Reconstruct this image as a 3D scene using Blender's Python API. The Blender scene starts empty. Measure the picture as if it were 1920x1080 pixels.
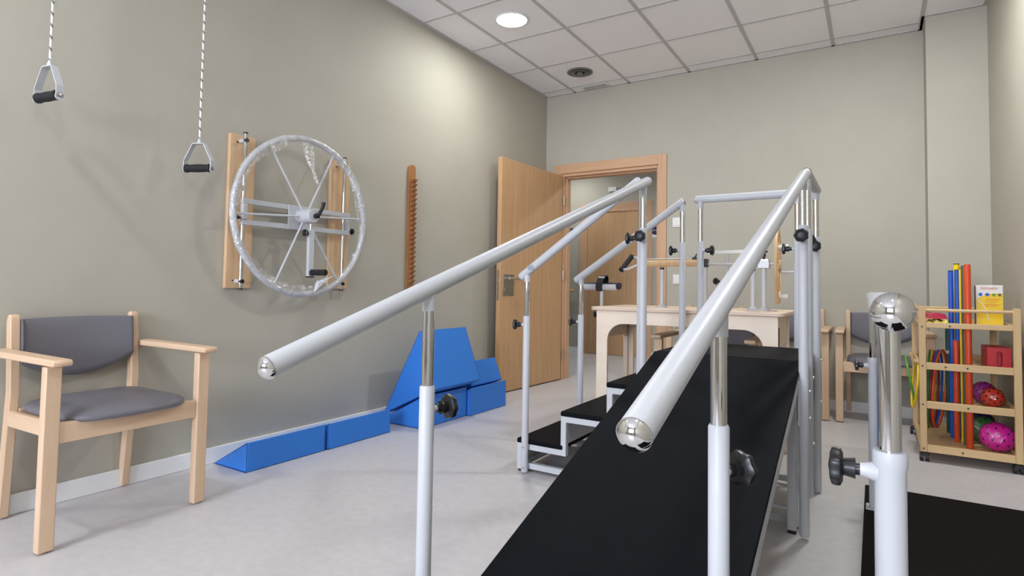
import bpy, bmesh, math, random
from mathutils import Vector, Matrix, Euler
random.seed(7)
PI = math.pi
C = bpy.context.scene.collection

# ------------------------------------------------------------------ room numbers (metres)
WL, WR = -2.747, 0.640        # left and right wall
WB, WF = 4.996, -3.90         # back wall (with the door) and the wall behind the camera
H = 2.770
COR = 7.20                    # far wall of the corridor
CAMZ = 0.88

# ------------------------------------------------------------------ colours and materials
def lin(c):
    c = c/255.0
    return c/12.92 if c <= 0.04045 else ((c+0.055)/1.055)**2.4
def rgb(r, g, b): return (lin(r), lin(g), lin(b), 1.0)

def new_mat(name):
    m = bpy.data.materials.new(name); m.use_nodes = True
    nt = m.node_tree
    return m, nt, nt.nodes['Principled BSDF']

def plain(name, c, rough=0.5, metal=0.0, spec=0.5, bump=0.0, bscale=80.0, coat=0.0):
    m, nt, b = new_mat(name)
    b.inputs['Base Color'].default_value = c
    b.inputs['Roughness'].default_value = rough
    b.inputs['Metallic'].default_value = metal
    b.inputs['Specular IOR Level'].default_value = spec
    b.inputs['Coat Weight'].default_value = coat
    if bump > 0:
        tc = nt.nodes.new('ShaderNodeTexCoord'); n = nt.nodes.new('ShaderNodeTexNoise')
        n.inputs['Scale'].default_value = bscale; n.inputs['Detail'].default_value = 3
        bp = nt.nodes.new('ShaderNodeBump'); bp.inputs['Strength'].default_value = bump; bp.inputs['Distance'].default_value = 0.003
        nt.links.new(tc.outputs['Object'], n.inputs['Vector']); nt.links.new(n.outputs['Fac'], bp.inputs['Height'])
        nt.links.new(bp.outputs['Normal'], b.inputs['Normal'])
    return m

def mottled(name, c1, c2, scale=6.0, rough=0.5, spec=0.5, stretch=(1, 1, 1), bump=0.0, detail=6, lo=0.35, hi=0.65, rvar=0.0):
    m, nt, b = new_mat(name)
    tc = nt.nodes.new('ShaderNodeTexCoord'); mp = nt.nodes.new('ShaderNodeMapping')
    mp.inputs['Scale'].default_value = stretch
    n = nt.nodes.new('ShaderNodeTexNoise'); n.inputs['Scale'].default_value = scale; n.inputs['Detail'].default_value = detail
    n.inputs['Roughness'].default_value = 0.6
    r = nt.nodes.new('ShaderNodeValToRGB')
    r.color_ramp.elements[0].color = c1; r.color_ramp.elements[1].color = c2
    r.color_ramp.elements[0].position = lo; r.color_ramp.elements[1].position = hi
    L = nt.links.new
    L(tc.outputs['Object'], mp.inputs['Vector']); L(mp.outputs['Vector'], n.inputs['Vector'])
    L(n.outputs['Fac'], r.inputs['Fac']); L(r.outputs['Color'], b.inputs['Base Color'])
    b.inputs['Roughness'].default_value = rough; b.inputs['Specular IOR Level'].default_value = spec
    if bump > 0:
        bp = nt.nodes.new('ShaderNodeBump'); bp.inputs['Strength'].default_value = bump; bp.inputs['Distance'].default_value = 0.002
        L(n.outputs['Fac'], bp.inputs['Height']); L(bp.outputs['Normal'], b.inputs['Normal'])
    return m

def wood(name, c1, c2, axis='Z', rough=0.45, scale=28.0, spec=0.4):
    st = {'X': (0.06, 1, 1), 'Y': (1, 0.06, 1), 'Z': (1, 1, 0.06)}[axis]
    return mottled(name, c1, c2, scale=scale, rough=rough, spec=spec, stretch=st, bump=0.03, detail=5, lo=0.3, hi=0.72)

M = {}
def setup_materials():
    M['wall'] = mottled('wall_paint', rgb(180, 174, 161), rgb(183, 178, 165), scale=3.0, rough=0.62, spec=0.3)
    M['ceiling'] = plain('ceiling_tile', rgb(249, 247, 249), rough=0.9, spec=0.1, bump=0.25, bscale=260)
    M['grid'] = plain('ceiling_grid_paint', rgb(196, 193, 193), rough=0.6, spec=0.2)
    M['baseboard'] = plain('baseboard_white', rgb(240, 240, 240), rough=0.4)
    M['white_steel'] = plain('white_powder_coat', rgb(196, 197, 202), rough=0.40, spec=0.4)
    M['chrome'] = plain('polished_chrome', (0.70, 0.69, 0.68, 1), rough=0.05, metal=1.0)
    M['satin'] = plain('satin_steel', (0.55, 0.52, 0.48, 1), rough=0.3, metal=1.0)
    M['alu'] = plain('aluminium', (0.50, 0.50, 0.51, 1), rough=0.45, metal=0.35)
    M['black'] = plain('black_plastic', rgb(27, 27, 30), rough=0.35)
    M['black_foam'] = plain('black_foam_grip', rgb(24, 24, 27), rough=0.75, bump=0.3, bscale=300)
    M['rubber'] = mottled('black_rubber_mat', rgb(15, 17, 21), rgb(18, 20, 25), scale=40, rough=0.6, spec=0.06, bump=0.15)
    M['rubber_floor'] = mottled('black_base_sheet', rgb(14, 13, 13), rgb(17, 16, 15), scale=20, rough=0.65, spec=0.08, bump=0.1)
    M['vinyl'] = plain('grey_vinyl', rgb(112, 109, 116), rough=0.42, spec=0.4, bump=0.06, bscale=220)
    M['vinyl_edge'] = plain('dark_grey_piping', rgb(74, 73, 80), rough=0.5)
    b1, b2 = rgb(211, 178, 147), rgb(225, 195, 166)
    for a in 'XYZ': M['beech'+a] = wood('beech_'+a, b1, b2, a)
    M['board'] = wood('varnished_board', rgb(205, 168, 129), rgb(217, 183, 146), 'Z', rough=.4)
    o1, o2 = rgb(201, 166, 118), rgb(217, 186, 141)
    for a in 'XYZ': M['birch'+a] = wood('pale_pine_'+a, o1, o2, a)
    p1, p2 = rgb(239, 219, 197), rgb(246, 229, 210)
    for a in 'XYZ': M['ply'+a] = wood('birch_plywood_'+a, p1, p2, a, scale=16)
    M['top'] = wood('table_top_wood', rgb(218, 192, 170), rgb(228, 205, 185), 'X', scale=16)
    M['plyedge'] = wood('plywood_edge', rgb(190, 160, 130), rgb(214, 186, 158), 'X', scale=40)
    M['doorwood'] = wood('door_veneer', rgb(190, 148, 107), rgb(204, 164, 124), 'Z', rough=0.42, scale=34)
    M['casing'] = wood('casing_veneer', rgb(198, 155, 120), rgb(211, 171, 137), 'Z', rough=0.42, scale=34)
    M['casingX'] = wood('casing_veneer_across', rgb(198, 155, 120), rgb(211, 171, 137), 'X', rough=0.42, scale=34)
    M['ladder'] = wood('oiled_beech', rgb(160, 108, 66), rgb(178, 126, 82), 'Z', scale=40)
    M['rim_wood'] = wood('turned_beech', rgb(196, 160, 118), rgb(214, 181, 140), 'Z', scale=40)
    M['blue'] = plain('blue_vinyl', rgb(52, 124, 214), rough=0.45, spec=0.35, bump=0.08, bscale=26)
    M['seam'] = plain('blue_seam', rgb(34, 88, 168), rough=0.6)
    M['floor'] = mottled('linoleum', rgb(197, 192, 193), rgb(206, 202, 203), scale=26.0, rough=0.40, spec=0.4, detail=10, lo=0.3, hi=0.7)
    M['dark_vent'] = plain('grey_vent', rgb(112, 112, 107), rough=0.5)
    M['navy'] = plain('navy_plaque', rgb(24, 36, 92), rough=0.4)
    M['navy_pad'] = plain('navy_pad', rgb(22, 24, 44), rough=0.6)
    M['white_plastic'] = plain('white_plastic', rgb(232, 231, 228), rough=0.4)
    M['ink'] = plain('white_ink', rgb(225, 228, 235), rough=0.6)
    M['orange_ink'] = plain('orange_ink', rgb(222, 112, 34), rough=0.6)
    M['paper'] = plain('white_paper', rgb(226, 224, 222), rough=0.6)
    for n, c in dict(red=(196, 28, 38), orange=(208, 74, 32), yellow=(232, 196, 20), green=(38, 110, 52), dgreen=(24, 74, 62), lime=(84, 152, 44),
                     cblue=(26, 84, 188), maroon=(124, 26, 36), magenta=(222, 22, 160), purple=(150, 24, 132), ballred=(206, 52, 34), cloth=(172, 22, 62),
                     olive=(84, 84, 62), navyblue=(24, 38, 96), pinkpole=(150, 30, 88)).items():
        M[n] = plain('plastic_'+n, rgb(*c), rough=0.38)
    # film: thin glossy transparent plastic
    def film(name, lo, hi, scale, bump):
        m, nt, b = new_mat(name); nt.nodes.remove(b)
        gl = nt.nodes.new('ShaderNodeBsdfGlossy'); gl.inputs['Roughness'].default_value = 0.10; gl.inputs['Color'].default_value = (1, 1, 1, 1)
        tr = nt.nodes.new('ShaderNodeBsdfTransparent'); mx = nt.nodes.new('ShaderNodeMixShader')
        tc = nt.nodes.new('ShaderNodeTexCoord'); n = nt.nodes.new('ShaderNodeTexNoise'); n.inputs['Scale'].default_value = scale; n.inputs['Detail'].default_value = 4
        bp = nt.nodes.new('ShaderNodeBump'); bp.inputs['Strength'].default_value = bump; bp.inputs['Distance'].default_value = 0.02
        r = nt.nodes.new('ShaderNodeMapRange'); r.inputs['From Min'].default_value = 0.38; r.inputs['From Max'].default_value = 0.72
        r.inputs['To Min'].default_value = lo; r.inputs['To Max'].default_value = hi
        Lk = nt.links.new
        Lk(tc.outputs['Object'], n.inputs['Vector']); Lk(n.outputs['Fac'], bp.inputs['Height']); Lk(bp.outputs['Normal'], gl.inputs['Normal'])
        Lk(n.outputs['Fac'], r.inputs['Value']); Lk(r.outputs['Result'], mx.inputs['Fac'])
        Lk(tr.outputs[0], mx.inputs[1]); Lk(gl.outputs[0], mx.inputs[2])
        Lk(mx.outputs[0], nt.nodes['Material Output'].inputs['Surface'])
        M[name] = m
    film('film', .08, .50, 42, 0.9)
    film('bag_film', .03, .16, 30, 0.8)
    # window glass
    m, nt, b = new_mat('window_glass')
    gl = nt.nodes.new('ShaderNodeBsdfGlossy'); gl.inputs['Roughness'].default_value = 0.02
    tr = nt.nodes.new('ShaderNodeBsdfTransparent'); mx = nt.nodes.new('ShaderNodeMixShader'); fr = nt.nodes.new('ShaderNodeFresnel')
    nt.links.new(fr.outputs[0], mx.inputs['Fac']); nt.links.new(tr.outputs[0], mx.inputs[1]); nt.links.new(gl.outputs[0], mx.inputs[2])
    nt.links.new(mx.outputs[0], nt.nodes['Material Output'].inputs['Surface'])
    M['glass'] = m
    # lit diffuser of a ceiling lamp
    m, nt, b = new_mat('lamp_diffuser')
    b.inputs['Base Color'].default_value = (0.9, 0.9, 0.9, 1)
    b.inputs['Emission Color'].default_value = (1.0, 0.985, 0.95, 1); b.inputs['Emission Strength'].default_value = 14.0
    M['lamp'] = m
    # rope with dark flecks
    m, nt, b = new_mat('flecked_rope')
    tc = nt.nodes.new('ShaderNodeTexCoord'); w = nt.nodes.new('ShaderNodeTexWave'); w.wave_type = 'BANDS'; w.bands_direction = 'DIAGONAL'
    w.inputs['Scale'].default_value = 14; w.inputs['Distortion'].default_value = 0.4
    r = nt.nodes.new('ShaderNodeValToRGB'); r.color_ramp.elements[0].color = rgb(110, 108, 104); r.color_ramp.elements[1].color = rgb(236, 236, 232)
    r.color_ramp.elements[0].position = 0.10; r.color_ramp.elements[1].position = 0.22
    nt.links.new(tc.outputs['Object'], w.inputs['Vector']); nt.links.new(w.outputs['Fac'], r.inputs['Fac']); nt.links.new(r.outputs['Color'], b.inputs['Base Color'])
    b.inputs['Roughness'].default_value = 0.8
    M['rope'] = m
    # printed bag: pale with yellow and dark blots
    m, nt, b = new_mat('printed_bag')
    tc = nt.nodes.new('ShaderNodeTexCoord'); v = nt.nodes.new('ShaderNodeTexVoronoi'); v.inputs['Scale'].default_value = 45
    r = nt.nodes.new('ShaderNodeValToRGB'); r.color_ramp.interpolation = 'CONSTANT'
    r.color_ramp.elements[0].color = rgb(214, 212, 160); r.color_ramp.elements[1].color = rgb(224, 200, 40); r.color_ramp.elements[1].position = 0.45
    e = r.color_ramp.elements.new(0.8); e.color = rgb(70, 72, 60)
    nt.links.new(tc.outputs['Object'], v.inputs['Vector']); nt.links.new(v.outputs['Color'], r.inputs['Fac']); nt.links.new(r.outputs['Color'], b.inputs['Base Color'])
    b.inputs['Roughness'].default_value = 0.4
    M['bag'] = m
    # outside daylight ground
    M['ground'] = plain('outside_paving', rgb(150, 150, 150), rough=0.9)
setup_materials()

# ------------------------------------------------------------------ mesh helper: collects shapes in world coordinates
def frame(d):
    d = Vector(d).normalized()
    a = Vector((0, 0, 1)) if abs(d.z) < 0.95 else Vector((1, 0, 0))
    u = d.cross(a).normalized(); v = d.cross(u).normalized()
    return u, v, d

class MB:
    def __init__(s): s.v = []; s.f = []; s.mi = []; s.cur = 0
    def add(s, vs, fs):
        o = len(s.v); s.v += [Vector(p) for p in vs]; s.f += [tuple(o+i for i in f) for f in fs]; s.mi += [s.cur]*len(fs); return s
    def mat(s, i): s.cur = i; return s
    def box(s, x0, x1, y0, y1, z0, z1):
        return s.add([(x0,y0,z0),(x1,y0,z0),(x1,y1,z0),(x0,y1,z0),(x0,y0,z1),(x1,y0,z1),(x1,y1,z1),(x0,y1,z1)],
                     [(3,2,1,0),(4,5,6,7),(0,1,5,4),(1,2,6,5),(2,3,7,6),(3,0,4,7)])
    def bar(s, p0, p1, w, h, up=(0,0,1)):
        p0, p1 = Vector(p0), Vector(p1); d = (p1-p0).normalized(); u = d.cross(Vector(up)).normalized(); v = u.cross(d).normalized()
        c = []
        for p in (p0, p1):
            for a, b in ((-1,-1),(1,-1),(1,1),(-1,1)): c.append(p+u*(a*w/2)+v*(b*h/2))
        return s.add(c, [(3,2,1,0),(4,5,6,7),(0,1,5,4),(1,2,6,5),(2,3,7,6),(3,0,4,7)])
    def cyl(s, p0, p1, r0, r1=None, n=20, caps=True):
        r1 = r0 if r1 is None else r1; p0, p1 = Vector(p0), Vector(p1); u, v, d = frame(p1-p0); c = []
        for p, r in ((p0, r0), (p1, r1)):
            for i in range(n):
                t = 2*PI*i/n; c.append(p+u*(r*math.cos(t))+v*(r*math.sin(t)))
        f = [(i, (i+1)%n, n+(i+1)%n, n+i) for i in range(n)]
        if caps: f += [tuple(range(n-1, -1, -1)), tuple(range(n, 2*n))]
        return s.add(c, f)
    def lathe(s, p, axis, prof, n=24):
        p = Vector(p); u, v, d = frame(axis); c = []; f = []
        for (r, z) in prof:
            for i in range(n):
                t = 2*PI*i/n; c.append(p+d*z+u*(max(r, 1e-5)*math.cos(t))+v*(max(r, 1e-5)*math.sin(t)))
        for k in range(len(prof)-1):
            for i in range(n): f.append((k*n+i, k*n+(i+1)%n, (k+1)*n+(i+1)%n, (k+1)*n+i))
        f += [tuple(range(n-1, -1, -1)), tuple(range((len(prof)-1)*n, len(prof)*n))]
        return s.add(c, f)
    def tube(s, pts, r, n=10, closed=False):
        pts = [Vector(p) for p in pts]; m = len(pts); c = []; f = []
        rr = r if isinstance(r, (list, tuple)) else [r]*m
        pu = None
        for k in range(m):
            a = pts[(k-1) % m] if (closed or k > 0) else pts[k]; b = pts[(k+1) % m] if (closed or k < m-1) else pts[k]
            d = (b-a).normalized()
            if pu is None: u, v, _ = frame(d)
            else:
                u = (pu-d*pu.dot(d)).normalized(); v = d.cross(u).normalized()
            pu = u
            for i in range(n):
                t = 2*PI*i/n; c.append(pts[k]+u*(rr[k]*math.cos(t))+v*(rr[k]*math.sin(t)))
        for k in range(m if closed else m-1):
            for i in range(n):
                k2 = (k+1) % m; f.append((k*n+i, k*n+(i+1)%n, k2*n+(i+1)%n, k2*n+i))
        if not closed: f += [tuple(range(n-1, -1, -1)), tuple(range((m-1)*n, m*n))]
        return s.add(c, f)
    def prism(s, poly, fn, a, b):
        """poly: 2D outline; fn(u, v, w) -> point; swept from w=a to w=b"""
        n = len(poly); c = [fn(u, v, a) for u, v in poly]+[fn(u, v, b) for u, v in poly]
        f = [(i, (i+1)%n, n+(i+1)%n, n+i) for i in range(n)]+[tuple(range(n-1, -1, -1)), tuple(range(n, 2*n))]
        return s.add(c, f)
    def ell(s, c, r, n=24, m=16, rot=None):
        c = Vector(c); vs = []; fs = []
        for j in range(1, m):
            a = PI*j/m
            for i in range(n):
                t = 2*PI*i/n; q = Vector((r[0]*math.sin(a)*math.cos(t), r[1]*math.sin(a)*math.sin(t), r[2]*math.cos(a)))
                if rot: q = rot @ q
                vs.append(c+q)
        top = Vector((0,0,r[2])); bot = Vector((0,0,-r[2]))
        if rot: top = rot @ top; bot = rot @ bot
        vs += [c+top, c+bot]; T = len(vs)-2; B = T+1
        for j in range(m-2):
            for i in range(n): fs.append((j*n+i, (j+1)*n+i, (j+1)*n+(i+1)%n, j*n+(i+1)%n))
        for i in range(n): fs.append((T, i, (i+1)%n)); fs.append((B, (m-2)*n+(i+1)%n, (m-2)*n+i))
        return s.add(vs, fs)
    def build(s, name, mat, parent=None, bevel=0.0, seg=2, angle=35, flat=False, subd=0):
        base = Vector((0, 0, 0)); q = parent
        while q is not None:
            base += q.location; q = q.parent
        me = bpy.data.meshes.new(name); me.from_pydata([tuple(p-base) for p in s.v], [], s.f)
        mats = mat if isinstance(mat, (list, tuple)) else [mat]
        for mm in mats: me.materials.append(M[mm] if isinstance(mm, str) else mm)
        if len(mats) > 1: me.polygons.foreach_set('material_index', s.mi)
        bm = bmesh.new(); bm.from_mesh(me); bmesh.ops.recalc_face_normals(bm, faces=bm.faces); bm.to_mesh(me); bm.free()
        if not flat:
            me.polygons.foreach_set('use_smooth', [True]*len(me.polygons)); me.set_sharp_from_angle(angle=math.radians(angle))
        o = bpy.data.objects.new(name, me); C.objects.link(o)
        if parent is not None: o.parent = parent
        if bevel > 0:
            md = o.modifiers.new('bevel', 'BEVEL'); md.width = bevel; md.segments = seg; md.limit_method = 'ANGLE'; md.angle_limit = math.radians(40)
            md.harden_normals = False
        if subd:
            md = o.modifiers.new('subd', 'SUBSURF'); md.levels = subd; md.render_levels = subd
        return o

def thing(name, label, cat, loc, group=None):
    o = bpy.data.objects.new(name, None); C.objects.link(o); o.location = loc; o.empty_display_size = 0.1
    o['label'] = label; o['category'] = cat
    if group: o['group'] = group
    return o
def tag(o, label, cat, group=None):
    o['label'] = label; o['category'] = cat
    if group: o['group'] = group
    return o
def struct(o):
    o['kind'] = 'structure'; return o
def lab(o, text): o['label'] = text; return o
def copy_tree(o, parent=None):
    c = o.copy(); C.objects.link(c)
    if parent is not None: c.parent = parent
    for ch in list(o.children): copy_tree(ch, c)
    return c

# ================================================================== THE ROOM
DX0, DX1, DZ = -2.575, -1.600, 2.000       # rough door opening in the back wall
fl = MB().box(WL-0.12, WR+0.12, WF-0.12, WB+0.12, -0.08, 0).box(-7.0, 1.5, WB+0.12, COR+0.1, -0.08, 0)
struct(fl.build('floor', 'floor', flat=True))
struct(MB().box(WL-0.12, WL, WF-0.12, WB+0.12, 0, H+0.1).build('wall_left', 'wall', flat=True))
struct(MB().box(WR, WR+0.12, WF-0.12, WB, 0, H+0.1).build('wall_right', 'wall', flat=True))
bw = MB().box(WL, DX0, WB, WB+0.12, 0, H+0.1).box(DX1, WR+0.12, WB, WB+0.12, 0, H+0.1).box(DX0, DX1, WB, WB+0.12, DZ, H+0.1)
struct(bw.build('wall_back', 'wall', flat=True))
struct(MB().box(0.312, WR, 4.765, WB, 0, H).build('wall_corner', 'wall', flat=True))
# wall behind the camera, with a wide window
wx0, wx1, wz0, wz1 = -2.20, 0.10, 0.85, 2.45
fw = MB().box(WL, wx0, WF-0.12, WF, 0, H+0.1).box(wx1, WR, WF-0.12, WF, 0, H+0.1).box(wx0, wx1, WF-0.12, WF, 0, wz0).box(wx0, wx1, WF-0.12, WF, wz1, H+0.1)
struct(fw.build('wall_front', 'wall', flat=True))
win = struct(MB().box(wx0, wx1, WF-0.125, WF-0.06, wz0, wz0+0.05).box(wx0, wx1, WF-0.125, WF-0.06, wz1-0.05, wz1)
             .box(wx0, wx0+0.05, WF-0.125, WF-0.06, wz0+0.05, wz1-0.05).box(wx1-0.05, wx1, WF-0.125, WF-0.06, wz0+0.05, wz1-0.05)
             .box(-1.08, -1.02, WF-0.125, WF-0.06, wz0+0.05, wz1-0.05).build('window_1', 'white_plastic', flat=True))
MB().box(wx0+0.05, -1.08, WF-0.095, WF-0.09, wz0+0.05, wz1-0.05).build('glass_pane', 'glass', win, flat=True)
MB().box(-1.02, wx1-0.05, WF-0.095, WF-0.09, wz0+0.05, wz1-0.05).build('glass_pane', 'glass', win, flat=True)
# ceilings
struct(MB().box(WL, WR, WF, WB, H, H+0.08).build('ceiling', 'ceiling', flat=True))
gx = [-2.430-0.001+0.545*i for i in range(-0, 6)]
gy = [4.850-0.581*i for i in range(0, 17)]
g = MB()
for x in gx:
    if WL+0.05 < x < WR-0.05: g.box(x-0.012, x+0.012, WF, WB, H-0.005, H+0.004)
for y in gy:
    if WF+0.03 < y < WB: g.box(WL, WR, y-0.009, y+0.009, H-0.004, H+0.004)
g.box(WL, WL+0.022, WF, WB, H-0.005, H).box(WR-0.022, WR, WF, 4.765, H-0.005, H).box(WL+0.022, 0.312, WB-0.022, WB, H-0.005, H)
g.box(0.290, 0.312, 4.765, WB-0.022, H-0.005, H).box(0.290, WR-0.022, 4.743, 4.765, H-0.005, H)
struct(g.build('trim_1', 'grid', flat=True))
# baseboards
BH = 0.076
struct(MB().box(WL, WL+0.012, WF, WB, 0, BH).build('baseboard_left', 'baseboard', bevel=0.003))
struct(MB().box(-1.537, 0.300, WB-0.012, WB, 0, BH).box(0.300, 0.312, 4.753, WB, 0, BH).box(0.312, WR, 4.753, 4.765, 0, BH).build('baseboard_back', 'baseboard', flat=True))
struct(MB().box(WR-0.012, WR, WF, 4.753, 0, BH).build('baseboard_right', 'baseboard', flat=True))
# door casing and lining
cas = MB().box(-1.612, -1.537, WB-0.016, WB, 0, 2.073).box(-2.660, -2.575, WB-0.016, WB, 0, 2.073)
cas.mat(1).box(-2.575, -1.612, WB-0.016, WB, 1.985, 2.073).mat(0)
cas.box(-1.628, -1.600, WB, WB+0.125, 0, 1.985).box(-2.575, -2.547, WB, WB+0.125, 0, 1.985).mat(1).box(-2.547, -1.628, WB, WB+0.125, 1.957, 1.985)
cas.box(-2.535, -1.640, WB+0.05, WB+0.125, 1.943, 1.957).mat(0).box(-1.640, -1.628, WB+0.05, WB+0.125, 0, 1.957).box(-2.547, -2.535, WB+0.05, WB+0.125, 0, 1.957)
struct(cas.build('trim_2', ['casing', 'casingX'], bevel=0.002))
# open door leaf, folded back toward the left wall
hx, hy = -2.548, 4.972; ang = math.radians(3.6); LW = 0.985
dd = Vector((-math.sin(ang), -math.cos(ang), 0)); dn = Vector((math.cos(ang), -math.sin(ang), 0))   # along leaf, and out into the room
P0 = Vector((hx, hy, 0))
def leafpt(a, n, z): return P0+dd*a+dn*n+Vector((0, 0, z))
d = MB(); d.prism([(0, 0), (LW, 0), (LW, -0.042), (0, -0.042)], lambda a, n, z: leafpt(a, n, z), 0.010, 1.962)
door = struct(d.build('door_1', 'doorwood', bevel=0.002))
pl = MB().prism([(0.800, 0.001), (0.950, 0.001), (0.950, 0.006), (0.800, 0.006)], leafpt, 0.805, 0.985).build('handle_plate', 'satin', door, bevel=0.001)
hd = MB(); hd.cyl(leafpt(0.920, 0.004, 0.950), leafpt(0.920, 0.050, 0.950), 0.011); hd.tube([leafpt(0.920, 0.050, 0.950), leafpt(0.90, 0.055, 0.951), leafpt(0.79, 0.055, 0.948), leafpt(0.775, 0.048, 0.946)], 0.010)
hd.build('door_handle', 'satin', door)
MB().cyl(leafpt(0.920, 0.005, 0.855), leafpt(0.920, 0.014, 0.855), 0.012).build('lock_cylinder', 'chrome', door)
lt = MB().prism([(LW, -0.012), (LW+0.003, -0.012), (LW+0.003, -0.032), (LW, -0.032)], leafpt, 0.77, 1.02)
lt.prism([(LW+0.002, -0.016), (LW+0.010, -0.016), (LW+0.010, -0.028), (LW+0.002, -0.028)], leafpt, 0.925, 0.945)
lt.build('latch_plate', 'satin', door, flat=True)
hg = MB()
for z in (0.25, 1.0, 1.72): hg.cyl((hx+0.010, hy+0.008, z-0.045), (hx+0.010, hy+0.008, z+0.045), 0.008, n=12)
hg.build('hinge', 'satin', door)
# corridor beyond the door
struct(MB().box(-7.0, 1.5, COR, COR+0.12, 0, 2.6).build('wall_far', 'wall', flat=True))
struct(MB().box(-7.1, -7.0, WB+0.12, COR+0.12, 0, 2.6).build('wall_corridor_end', 'wall', flat=True))
struct(MB().box(1.5, 1.6, WB+0.12, COR+0.12, 0, 2.6).build('wall_corridor_side', 'wall', flat=True))
struct(MB().box(-7.0, 1.5, WB+0.12, COR, 2.5, 2.6).build('ceiling_corridor', 'ceiling', flat=True))
struct(MB().box(-7.0, -3.418, COR-0.012, COR, 0, BH).box(-2.40, 1.5, COR-0.012, COR, 0, BH).build('baseboard_far', 'baseboard', flat=True))
c2 = MB().box(-3.418, -3.300, COR-0.02, COR, 0, 2.016).box(-2.520, -2.400, COR-0.02, COR, 0, 2.016)
c2.mat(1).box(-3.300, -2.520, COR-0.02, COR, 1.90, 2.016)
struct(c2.build('trim_3', ['casing', 'casingX'], bevel=0.002))
struct(MB().box(-3.300, -2.520, COR-0.008, COR, 0.008, 1.90).build('door_2', 'doorwood', flat=True))

# ================================================================== fixed fittings
def ceiling_lamp(x, y, label, z=H, grp='round ceiling downlights'):
    t = thing('ceiling_lamp', label, 'ceiling light', (x, y, z), grp)
    MB().lathe((x, y, z), (0, 0, -1), [(0.112, 0), (0.122, 0.003), (0.120, 0.008), (0.108, 0.010), (0.104, 0.004)], n=40).build('trim_ring', 'white_plastic', t)
    MB().lathe((x, y, z), (0, 0, -1), [(0.104, 0.0), (0.104, 0.007), (0.09, 0.010), (0.0, 0.012)], n=40).build('diffuser', 'lamp', t)
    return t
def lamp_light(x, y, energy, z=H, size=0.2, col=(0.955, 1.0, 0.985)):
    l = bpy.data.lights.new('downlight', 'AREA'); l.shape = 'DISK'; l.size = size; l.energy = energy; l.color = col; l.spread = math.radians(180)
    o = bpy.data.objects.new('downlight', l); C.objects.link(o); o.location = (x, y, z-0.03)
LAMPS = [(-2.155, 3.385), (0.025, 3.385), (-2.155, -.10), (0.025, -.10)]
lbl = ['round lit downlight in the white tiled ceiling above the open door', 'round lit downlight over the right side of the ramp, above the picture',
       'round lit downlight over the front left armchair, above the picture', 'round lit downlight above the near end of the parallel bars']
for (x, y), s, e in zip(LAMPS, lbl, (9.5, 18.0, 10.0, 11.0)):
    ceiling_lamp(x, y, s); lamp_light(x, y, e)
# vent
t = thing('ceiling_vent', 'round grey air vent with concentric rings in the ceiling', 'vent', (-2.168, 4.530, H))
vx, vy = -2.168, 4.530
MB().lathe((vx, vy, H), (0, 0, -1), [(0.095, 0), (0.110, 0.0), (0.112, 0.006), (0.098, 0.012), (0.090, 0.006)], n=40).build('outer_ring', 'dark_vent', t)
MB().lathe((vx, vy, H), (0, 0, -1), [(0.094, 0.0), (0.094, 0.002), (0.0, 0.0025)], n=32).build('back_plate', 'black', t)
for r in (0.070, 0.046): MB().lathe((vx, vy, H), (0, 0, -1), [(r-0.012, 0.003), (r+0.006, 0.010), (r+0.010, 0.018), (r-0.004, 0.013)], n=36).build('cone_ring', 'dark_vent', t)
MB().lathe((vx, vy, H), (0, 0, -1), [(0.012, 0.002), (0.030, 0.012), (0.026, 0.022), (0.0, 0.026)], n=28).build('centre_disc', 'dark_vent', t)
# flush emergency light
t = thing('emergency_light', 'small white rectangular light panel in the ceiling behind the round vent', 'emergency light', (-2.20, 4.905, H))
MB().box(-2.335, -2.055, 4.862, 4.955, H-0.007, H).build('frame', 'white_plastic', t, bevel=0.002)
MB().box(-2.305, -2.085, 4.880, 4.937, H-0.011, H-0.006).build('lens', plain('lens_grey', rgb(186, 186, 180), rough=0.25), t, bevel=0.002)
# switches and signs
t = thing('light_switch', 'white light switch on the back wall right of the door frame, the upper one', 'switch', (-1.442, WB, 1.463), None)
MB().box(-1.484, -1.400, WB-0.009, WB, 1.421, 1.505).build('plate', 'white_plastic', t, bevel=0.002)
MB().box(-1.470, -1.414, WB-0.014, WB-0.008, 1.436, 1.490).build('rocker', 'white_plastic', t, bevel=0.002)
t = thing('wall_socket', 'white double wall plate on the back wall below the light switch', 'socket', (-1.437, WB, 0.968), None)
MB().box(-1.478, -1.396, WB-0.009, WB, 0.925, 1.010).build('plate', 'white_plastic', t, bevel=0.002)
MB().box(-1.466, -1.408, WB-0.013, WB-0.008, 0.937, 0.998).build('insert', 'white_plastic', t, bevel=0.002)
def text_mesh(name, body, size, mat, parent, loc, rot, align='CENTER'):
    cu = bpy.data.curves.new(name, 'FONT'); cu.body = body; cu.size = size; cu.extrude = 0.0005; cu.align_x = align; cu.align_y = 'CENTER'
    tmp = bpy.data.objects.new(name+'_tmp', cu); C.objects.link(tmp)
    dg = bpy.context.evaluated_depsgraph_get(); me = bpy.data.meshes.new_from_object(tmp.evaluated_get(dg)); bpy.data.objects.remove(tmp)
    me.materials.clear(); me.materials.append(M[mat])
    o = bpy.data.objects.new(name, me); C.objects.link(o); o.parent = parent
    base = Vector((0,0,0)); q = parent
    while q is not None: base += q.location; q = q.parent
    o.location = Vector(loc)-base; o.rotation_euler = rot
    return o
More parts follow.
